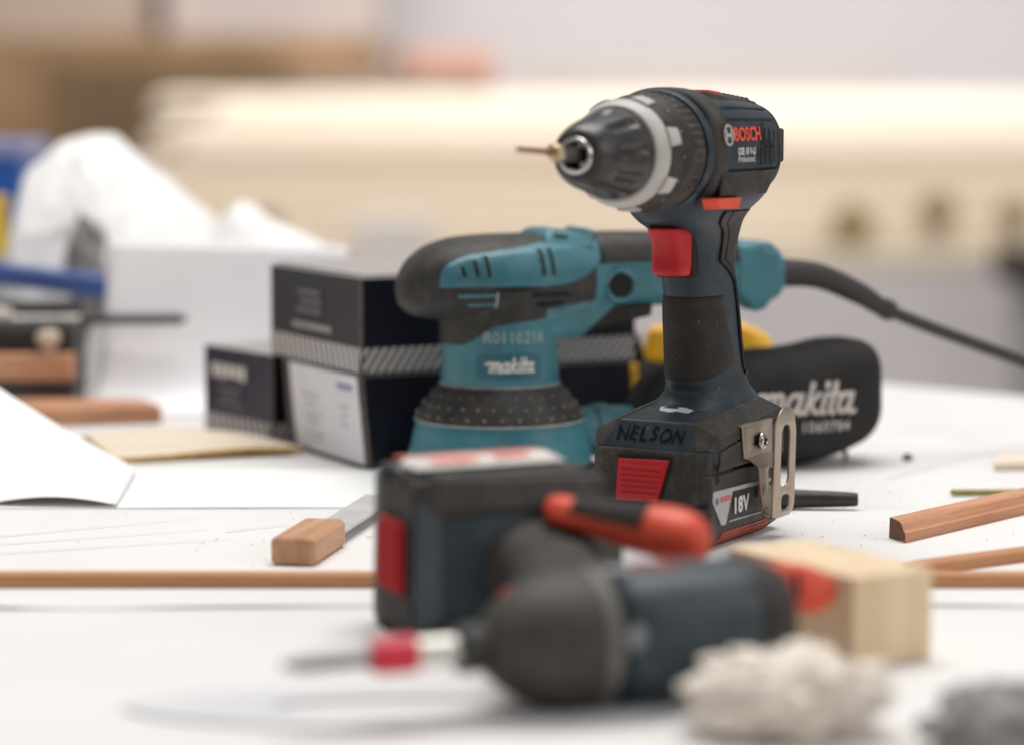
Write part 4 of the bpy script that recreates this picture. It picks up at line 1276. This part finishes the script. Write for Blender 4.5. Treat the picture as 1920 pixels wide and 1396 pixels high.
o = obj('sawdust', bm, pmat('sawdust crumbs', (.80, .70, .56), rough=.9, var=.3, scale=200)); tag(o, 'fine sawdust crumbs scattered on the white bench', 'sawdust', kind='stuff')

# crumpled things
def lump(name, m, c, r, label, cat, seed=0, amp=.35, freq=2.2, sub=5, crease=.5, group=None, flat=True):
    bm = bmesh.new()
    bmesh.ops.create_icosphere(bm, subdivisions=sub, radius=1)
    off = Vector((seed * 7.3, seed * 3.1, seed * 5.7))
    for v in bm.verts:
        d = v.co.normalized()
        a = noise.fractal(d * freq + off, .9, 2.1, 5) * amp
        vd = noise.voronoi(d * freq * 1.4 + off)[0]
        a += crease * (min(vd[1] - vd[0], .5) - .2)
        q = d * (1 + a)
        v.co = Vector((q.x * r[0], q.y * r[1], q.z * r[2]))
    for v in bm.verts:
        z = v.co.z + c[2]
        if flat and z < .0015: z = .0015 + (z - .0015) * .02
        v.co = Vector((v.co.x + c[0], v.co.y + c[1], z))
    return tag(obj(name, bm, m, angle=180), label, cat, group)
lump('crumpled_cloth', TISSUE, (.1020, .9780, .0150), (.0335, .0270, .0182), 'crumpled off white cloth in front of the lying driver', 'cloth', 3, amp=.32, freq=1.9, crease=.50)
lump('grey_cloth', GREYRAG_SHADE, (.1800, .9300, .0120), (.0300, .0320, .0180), 'blurred crumpled grey cloth in the near right corner', 'cloth', 5, amp=.3, freq=1.6, crease=.4)
def heap(name, m, prof, y0, yr, y1, label, cat, seed, fold=.010):
    """a cloth-like heap: ridge profile along x, falling to the bench in front and behind, with sharp folds"""
    x0, x1 = prof[0][0], prof[-1][0]
    bm = bmesh.new()
    def f(u, v):
        x, y = x0 + (x1 - x0) * u, y0 + (y1 - y0) * v
        h = lerp_tab(prof, x)[0]
        t = (yr - y) / (yr - y0) if y < yr else (y - yr) / (y1 - yr)
        z = h * max(0, 1 - t ** 2.2) ** .75
        e = min(1, 6 * u, 6 * (1 - u), 5 * v, 5 * (1 - v))
        n = abs(noise.noise(Vector((x * 22 + seed, y * 16, z * 14)))) * 1.3 + .5 * abs(noise.noise(Vector((x * 55, y * 40 + seed, z * 40))))
        q = noise.noise(Vector((x * 14, y * 12 + seed, z * 12)))
        return (x + fold * .6 * q * e, y - fold * (n - .4) * 1.6 * e, max(.0012, z - fold * (n - .35) * e * (.3 if z > h * .9 else 1)))
    grid_patch(bm, f, frange(0, 1, 110), frange(0, 1, 80)); bmesh.ops.recalc_face_normals(bm, faces=bm.faces[:])
    o = obj(name, bm, m, angle=180)
    return tag(o, label, cat)
heap('dust_sheet', PLASTIC, [(-.425, .002), (-.413, .120), (-.402, .172), (-.380, .192), (-.352, .199), (-.330, .198), (-.312, .184), (-.293, .166), (-.273, .148), (-.252, .130), (-.240, .100), (-.232, .002)], 2.120, 2.235, 2.370, 'big heaped white dust sheet behind the white card', 'dust sheet', 3.3)
heap('paper_heap', PLASTIC, [(-.262, .002), (-.252, .090), (-.240, .132), (-.226, .144), (-.212, .140), (-.200, .128), (-.176, .118), (-.150, .107), (-.134, .092), (-.125, .050), (-.118, .002)], 2.115, 2.200, 2.300, 'lower crumpled white paper heap right of the dust sheet', 'paper heap', 8.1, fold=.007)
lump('shade_lump', GREYRAG_SHADE, (-.342, 2.150, .055), (.020, .022, .078), 'grey lump standing in for shade in the white dust sheet', 'cloth', 15, amp=.2, freq=1.6, crease=.3)  # grey lump added where the dust sheet only has a shadow pocket

# clutter at the left edge
def rbox(name, m, lo, hi, label, cat, rotz=0, bev=.003, group=None):
    c = Vector(((lo[0] + hi[0]) / 2, (lo[1] + hi[1]) / 2, lo[2]))
    root = empty(name, c, R(rotz), label, cat, group)
    bm = bmesh.new(); box(bm, (lo[0] - c.x, lo[1] - c.y, 0), (hi[0] - c.x, hi[1] - c.y, hi[2] - lo[2])); obj('body', bm, m, root, bevel=bev)
    return root
r_ = rbox('storage_box', BLUE, (-.72, 2.46, 0), (-.452, 2.60, .182), 'blue plastic storage box at the far left', 'storage box')
b = bmesh.new(); box(b, (-.137, -.073, .172), (.137, .073, .188)); obj('lid', b, pmat('violet blue lid', (.22, .25, .45), rough=.4), r_, bevel=.003)
r_ = empty('paint_can', (-.466, 2.300, 0), 0, 'yellow can cut by the left edge of view', 'can')
bm = bmesh.new(); lathe_z(bm, [(0, .029), (.002, .031), (.136, .031), (.138, .0325), (.143, .0325), (.144, .030), (.141, .029)], 40); bm2 = bmesh.new(); lathe_z(bm2, [(.004, .0310), (.004, .0316), (.096, .0316), (.096, .0310)], 40); obj('paper_wrap', bm2, pmat('grey white wrap', (.55, .53, .50), rough=.6), r_)
obj('can_body', bm, pmat('bright yellow paint', (.86, .58, .02), rough=.4), r_)
r_ = rbox('tool_case', BLACK, (-.56, 2.055, 0), (-.345, 2.112, .070), 'black tool case lying under the blue spirit level', 'tool case')
b = bmesh.new(); box(b, (-.105, -.0305, .044), (.030, -.0275, .062)); obj('latch_strip', b, DKBLUE, r_, bevel=.001)
r_ = rbox('spirit_level', BLUEG, (-.58, 2.072, .0885), (-.285, 2.097, .1050), 'blue spirit level laid on the black tool case', 'spirit level', rotz=-2, bev=.002)
r_.rotation_euler[1] = R(7)
b = bmesh.new(); box(b, (-.02, -.0132, .005), (.02, -.0122, .013)); obj('vial', b, YELLOW, r_, bevel=.0004)
rbox('battery_charger', pmat('matt charcoal case', (.022, .021, .020), rough=.6), (-.56, 1.976, 0), (-.327, 2.038, .0605), 'low charcoal case carrying the long screwdriver', 'case')
r_ = empty('screwdriver', (-.330, 1.990, .0652), R(2), 'long screwdriver lying across the charcoal case', 'screwdriver')
bm = bmesh.new(); lathe_x(bm, [(-.048, .001), (-.046, .0034), (.070, .0030), (.074, .0034), (.082, .0012)], 16); obj('shaft', bm, RODM, r_)
bm = bmesh.new(); lathe_x(bm, [(.006, .0020), (.007, .0038), (.080, .0040), (.086, .0016)], 16); obj('dark_tip', bm, BLACK, r_)
bm = bmesh.new(); lathe_x(bm, [(-.140, .004), (-.138, .0078), (-.060, .0080), (-.046, .0050), (-.044, .003)], 16, (0, 0, .0032)); obj('grip', bm, pmat('pale grey grip', (.52, .48, .44), rough=.4), r_)
rbox('dark_batten', pmat('dark stained wood', (.035, .030, .026), rough=.6), (-.56, 1.945, 0), (-.322, 1.972, .0235), 'dark batten under the brown wood offcut', 'batten', bev=.001)
rbox('wood_batten', MAHOG, (-.56, 1.946, .0238), (-.324, 1.971, .0420), 'pink brown wood batten stacked on the dark batten', 'batten', rotz=.6, bev=.001)
r_ = empty('drawer_knob', (-.3420, 1.958, .0424), 0, 'small pale wooden knob standing on the brown batten', 'knob')
bm = bmesh.new(); lathe_z(bm, [(0, .0050), (.003, .0042), (.006, .0060), (.010, .0090), (.014, .0090), (.0175, .0060), (.0185, .001)], 28); obj('knob', bm, pmat('pale knob wood', (.55, .44, .34), rough=.5), r_)

# yellow and black power tool behind the bag
r_ = empty('yellow_power_tool', (.122, 1.815, 0), R(0), 'yellow and black power tool half hidden behind the dust bag', 'power tool')
obj('lower_body', hull([(x, y, z) for x, y, z in ((-.046, -.024, .001), (.050, -.024, .001), (-.046, .024, .001), (.050, .024, .001), (-.044, -.022, .054), (.046, -.022, .054), (-.044, .022, .054), (.046, .022, .054))]), pmat('grey rubber body', (.045, .042, .040), rough=.6, var=.2), r_, bevel=.003)
obj('yellow_housing', hull([(x, y, z) for x, y, z in ((-.034, -.022, .054), (.058, -.022, .053), (-.034, .020, .054), (.058, .020, .053), (-.028, -.018, .076), (.036, -.018, .0785), (.054, -.014, .070), (-.028, .018, .076), (.036, .018, .0785), (.054, .014, .070))]), YELLOW, r_, bevel=.004)
obj('yellow_cap', hull([(x, y, z) for x, y, z in ((-.0475, -.0255, .010), (-.036, -.0255, .010), (-.0475, .0255, .010), (-.036, .0255, .010), (-.0475, -.0255, .053), (-.037, -.0255, .053), (-.0475, .0255, .053), (-.037, .0255, .053))]), YELLOW, r_, bevel=.002)
b = bmesh.new(); tube(b, [(-.047, -.012, .062), (-.034, -.012, .064)], .009, 16); obj('nozzle', b, GRIP, r_)

# red handled hand tools in the foreground
A0, A1 = Vector((.0200, 1.1400, .0590)), Vector((.0755, 1.1080, .0520))
r_ = empty('red_screwdriver', A1, math.atan2(A0.y - A1.y, A0.x - A1.x), 'red and black gripped hand tool resting on the driver handle', 'hand tool')
LEN = (A0 - A1).length
SL = (A0.z - A1.z) / LEN
bm = bmesh.new()
rings = []
for x, r in ((-.0075, .002), (-.0065, .0076), (-.0020, .0116), (.0060, .0132), (.0150, .0126), (.026, .0110), (.040, .0092), (.052, .0078), (LEN, .0076), (LEN + .004, .0060), (LEN + .005, .002)):
    rings.append([(x, r * math.cos(t), x * SL + r * .92 * math.sin(t)) for t in [2 * math.pi * i / 32 for i in range(32)]])
loft(bm, rings); gr = obj('red_grip', bm, ORANGE, r_, sub=1, angle=180)
bm = bmesh.new()
grid_patch(bm, lambda u, v: (.018 + .036 * u, (.0124 - .0044 * u) * math.cos(R(12 + 62 * v)), (.018 + .036 * u) * SL + (.0120 - .0042 * u) * math.sin(R(12 + 62 * v))), frange(0, 1, 14), frange(0, 1, 8))
bmesh.ops.recalc_face_normals(bm, faces=bm.faces[:]); o = obj('black_inlay', bm, GRIP, gr, angle=180); solidify(o, .0014, 0)
r_ = empty('spring_clamp', (.1120, 1.0850, .0170), R(20), 'red plastic clamp leaning between the driver and pine block', 'clamp')
ol = [(-.021, .0325), (-.014, .0300), (.000, .0285), (.013, .0265), (.0215, .0200), (.0215, .0130), (.0140, .0085), (.0060, .0080), (-.0040, .0140), (-.0140, .0225)]
obj('red_jaw', remap(plate_bm(ol, th=.012, bev=.003), lambda u, v, w: Vector((u, -w + (v - .02) * .25, v))), ORANGE, r_)
b = plate_bm(rrect(.0024, .0110, .001, 4, .0035, .0205)); obj('slot', remap(b, lambda u, v, w: Vector((u, -.0063 + (v - .02) * .25, v))), DARK, r_, smooth=False)
# =================================================================== bench and background
e = Vector((.747, -.665)); q0 = Vector((.298, 2.143)); nrm = Vector((.665, .747))
A, B = q0 + e * 1.2, q0 - e * 2.0
bm = bmesh.new()
top_ = [(A.x, A.y), (B.x, B.y), (-1.4, .35), (1.3, .35)]
vs = [bm.verts.new((x, y, 0)) for x, y in top_]
f = bm.faces.new(vs)
r = bmesh.ops.extrude_face_region(bm, geom=[f])
for v in [g for g in r['geom'] if isinstance(g, bmesh.types.BMVert)]: v.co.z -= .030
bmesh.ops.recalc_face_normals(bm, faces=bm.faces[:])
wb = empty('workbench', (0, 1.4, -.85), 0, 'white topped workbench that carries all the tools', 'workbench')
o = obj('bench_top', bm, TABLE, wb, smooth=False); o.location = (0, -1.4, .85)
for x, y in ((-1.15, .45), (1.05, .45), (-.95, 2.75), (.95, 1.35)):
    bm = bmesh.new(); box(bm, (x - .03, y - 1.4 - .03, .0), (x + .03, y - 1.4 + .03, .8195)); obj('leg', bm, RODM, wb, smooth=False)

pl = pmat('faint pencil', (.60, .58, .57), rough=.8, var=.15, scale=300)
for x0, y0, x1, y1 in ((-.30, 1.395, -.175, 1.470), (-.30, 1.372, -.165, 1.432), (-.28, 1.352, -.150, 1.402), (-.155, 1.425, -.120, 1.450), (.23, 1.62, .36, 1.80)):
    b = bmesh.new(); d = Vector((x1 - x0, y1 - y0, 0)).normalized(); n_ = Vector((-d.y, d.x, 0)) * .0006
    p, q = Vector((x0, y0, .0013)), Vector((x1, y1, .0013))
    vs = [b.verts.new(v) for v in (p + n_, p - n_, q - n_ * .4, q + n_ * .4)]; b.faces.new(vs); bmesh.ops.recalc_face_normals(b, faces=b.faces[:])
    o = obj('pencil_line', b, pl, None, smooth=False)
    o.parent = wb; o.location = (0, -1.4, .85)

def S(name, bm, m): 
    o = obj(name, bm, m, smooth=False); o['kind'] = 'structure'; return o
bm = bmesh.new(); box(bm, (-9, -2, -.9), (9, 15, -.85)); S('floor', bm, pmat('pale concrete floor', (.52, .49, .48), rough=.7, var=.08, scale=3))
bm = bmesh.new(); box(bm, (-9, 14.0, -.85), (9, 14.1, 3.2)); S('wall', bm, pmat('painted wall', (.70, .67, .675), rough=.8, var=.03, scale=1))
def bg(name, m, lo, hi, label, cat, rotz=0, group=None):
    return rbox(name, m, lo, hi, label, cat, rotz, .004, group)
BGPINE = woodmat('background pine boards', (.74, .63, .50), (.81, .72, .60), axis=0, scale=4, pores=.1)
bg('low_cabinet', pmat('lilac grey panel', (.66, .625, .635), rough=.7, var=.05, scale=3), (-.28, 5.95, -.85), (2.5, 7.6, -.18), 'long pale grey cabinet under the boards, out of focus', 'cabinet')
bg('work_trestle', pmat('tan trestle panel', (.44, .32, .22), rough=.8, var=.2, scale=4), (-2.0, 6.05, -.85), (-.287, 7.6, -.18), 'tan chipboard trestle at left under the pale boards', 'trestle')
GB = 'pale boards stacked on the far cabinet'
rng = random.Random(4)
LAB = ['lowest pale board of the far stack', 'second lowest pale board of the far stack', 'middle pale board of the far stack', 'second highest pale board of the far stack', 'topmost pale board of the far stack']
for k in range(5):
    z0 = -.177 + k * .0426
    dx = rng.uniform(-.12, .12)
    bg('timber_board', BGPINE, (-.90 + dx + (.25 if k == 0 else 0), 6.45 - (4 - k) * .12 + rng.uniform(-.03, .05), z0), (2.3 + dx, 7.45, z0 + .0418), LAB[k], 'board', rng.uniform(-1.2, 1.2), GB)
SLB = ['lowest of the pale planks sloping up behind the stack', 'second sloping pale plank from the front', 'third sloping pale plank from the front', 'fourth sloping pale plank from the front', 'fifth sloping pale plank from the front', 'rearmost sloping pale plank, nearest the wall']
for k in range(6):
    y0 = 6.50 + k * .287
    o = bg('sloping_plank', BGPINE, (-1.02 + rng.uniform(-.18, .25), y0, 0), (2.0 + rng.uniform(-.1, .4), y0 + .273, .040), SLB[k], 'plank', rng.uniform(-1.0, 1.0), 'pale planks sloping up behind the board stack')
    o.location.z = .041 + k * .0235 + rng.uniform(-.010, .010)
    o.rotation_euler = (R(4.2 + rng.uniform(-2.5, 2.5)), 0, R(rng.uniform(-1.8, 1.8)))
for k, (px, dz, lbl) in enumerate(((.767, -.03, 'olive round pole end poking out left below the boards'), (.960, .005, 'olive round pole end poking out between its neighbours'), (1.139, -.005, 'olive round pole end poking out furthest right'))):
    r_ = empty('pole_end', (px, 6.02, -.053 + dz), R(-90), lbl, 'pole', 'olive pole ends in the board stack')
    bm = bmesh.new(); lathe_x(bm, [(-.10, .030), (.004, .050 - k * .007), (.008, .044 - k * .007), (.010, .008)], 24); obj('pole', bm, pmat('olive brown wood', (.33, .26, .13), rough=.8), r_)
bg('machine_foot', pmat('dark brown machine', (.030, .022, .016), rough=.6), (1.045, 5.5, -.185), (1.225, 5.8, -.115), 'dark brown machine head on a grey leg at the right edge', 'machine')
b = bmesh.new(); box(b, (-.06, -.05, -.66), (.06, .05, -.001)); obj('leg', b, pmat('grey machine leg', (.36, .34, .34), rough=.6), COL.objects['machine_foot'])
bg('cardboard_stack', pmat('brown cardboard', (.29, .175, .09), rough=.85, var=.25, scale=3), (-3.4, 9.3, -.85), (-.50, 10.7, .395), 'tall brown cardboard stack at far left', 'cardboard', 4)
bg('cardboard_box', pmat('dark brown cardboard', (.17, .11, .058), rough=.85, var=.3, scale=3), (-1.50, 8.7, -.85), (-.80, 9.2, .300), 'dark brown cardboard box before the cardboard stack', 'cardboard', -6)
bg('grey_crate', pmat('warm grey crate', (.30, .24, .19), rough=.8, var=.2, scale=4), (-.76, 8.9, -.85), (-.10, 9.6, .272), 'warm grey crate beside the dark cardboard box', 'crate', 5)
bg('tall_shelf', pmat('pink beige shelf', (.46, .35, .285), rough=.8, var=.12, scale=2), (-4.6, 12.4, -.85), (-1.70, 13.3, 2.4), 'tall pinkish beige shelf unit against the far wall', 'shelf')
bg('pale_shelf', pmat('pale pink shelf', (.54, .46, .42), rough=.8, var=.12, scale=2), (-1.62, 12.6, -.85), (-.62, 13.3, 2.4), 'paler shelf unit right of the pinkish beige shelf', 'shelf')
bg('red_bucket', pmat('faded red plastic', (.60, .29, .20), rough=.6), (-.42, 9.85, -.85), (-.09, 10.15, .350), 'faded red tub standing behind the board stack', 'tub', 12)
bg('grey_screen', pmat('warm grey screen', (.46, .41, .39), rough=.8, var=.06, scale=2), (-.02, 10.8, -.85), (1.55, 11.1, .330), 'warm grey screen panel behind the boards', 'screen')
bg('small_clamp', BLACK, (-.577, 5.84, -.165), (-.515, 5.90, -.052), 'small black clamp on the front of the boards', 'clamp')
bg('white_tub', pmat('white tub', (.82, .76, .71), rough=.6), (-.335, 5.64, -.85), (-.170, 5.83, -.050), 'white tub standing in front of the far boards', 'tub')
# =================================================================== camera, light, render
cam = bpy.data.cameras.new('camera')
co = bpy.data.objects.new('camera', cam)
COL.objects.link(co)
co.location = (0, 0, CAMH)
co.rotation_euler = (math.pi / 2 - PITCH, 0, 0)
cam.sensor_width = 36.
cam.lens = F / 1920. * 36.
cam.clip_start = .05
cam.clip_end = 100.
cam.dof.use_dof = True
cam.dof.focus_distance = 1.445
cam.dof.aperture_fstop = 3.1
cam.dof.aperture_blades = 9
scene.camera = co

w = bpy.data.worlds.new('World')
scene.world = w
w.use_nodes = True
nt = w.node_tree
bg = nt.nodes['Background']
tc = nn(nt, 'ShaderNodeTexCoord')
sp = nn(nt, 'ShaderNodeSeparateXYZ')
nt.links.new(tc.outputs['Generated'], sp.inputs[0])
rp = nn(nt, 'ShaderNodeValToRGB')
rp.color_ramp.elements[0].position = .0
rp.color_ramp.elements[0].color = (.30, .26, .24, 1)
rp.color_ramp.elements[1].position = 1.
rp.color_ramp.elements[1].color = (1.0, .98, .96, 1)
mr = nn(nt, 'ShaderNodeMapRange')
mr.inputs[1].default_value = -1
mr.inputs[2].default_value = 1
nt.links.new(sp.outputs[2], mr.inputs[0])
nt.links.new(mr.outputs[0], rp.inputs['Fac'])
nt.links.new(rp.outputs[0], bg.inputs['Color'])
bg.inputs['Strength'].default_value = .47

def area(name, loc, target, size, power, col, sy=None):
    l = bpy.data.lights.new(name, 'AREA')
    l.energy = power
    l.color = col
    l.shape = 'RECTANGLE'
    l.size = size
    l.size_y = sy or size
    o = bpy.data.objects.new(name, l)
    COL.objects.link(o)
    o.location = loc
    o.rotation_euler = (Vector(target) - Vector(loc)).to_track_quat('-Z', 'Y').to_euler()
    return o
area('ceiling_light', (.1, 2.0, 2.6), (.05, 1.5, 0), 2.0, 71, (1., .985, .965), 1.6)
area('far_fill_light', (.4, 8.8, 3.1), (.4, 11.4, .0), 4.5, 270, (1., .985, .965), 3.0)  # unseen lamp added to brighten the wall and far background
area('mid_fill_light', (.5, 5.2, 3.2), (.5, 9.4, -.4), 4.5, 120, (1., .98, .955), 1.6)  # added lamp with no visible source, lifts the board fronts
area('window_light', (2.6, .3, 1.5), (.1, 1.4, .1), 1.4, 18, (1., .98, .97))

scene.view_settings.view_transform = 'Standard'
scene.view_settings.look = 'None'
scene.view_settings.exposure = 0
scene.view_settings.gamma = 1
scene.render.engine = 'CYCLES'
scene.cycles.use_denoising = True
scene.cycles.max_bounces = 8
scene.cycles.sample_clamp_indirect = 6
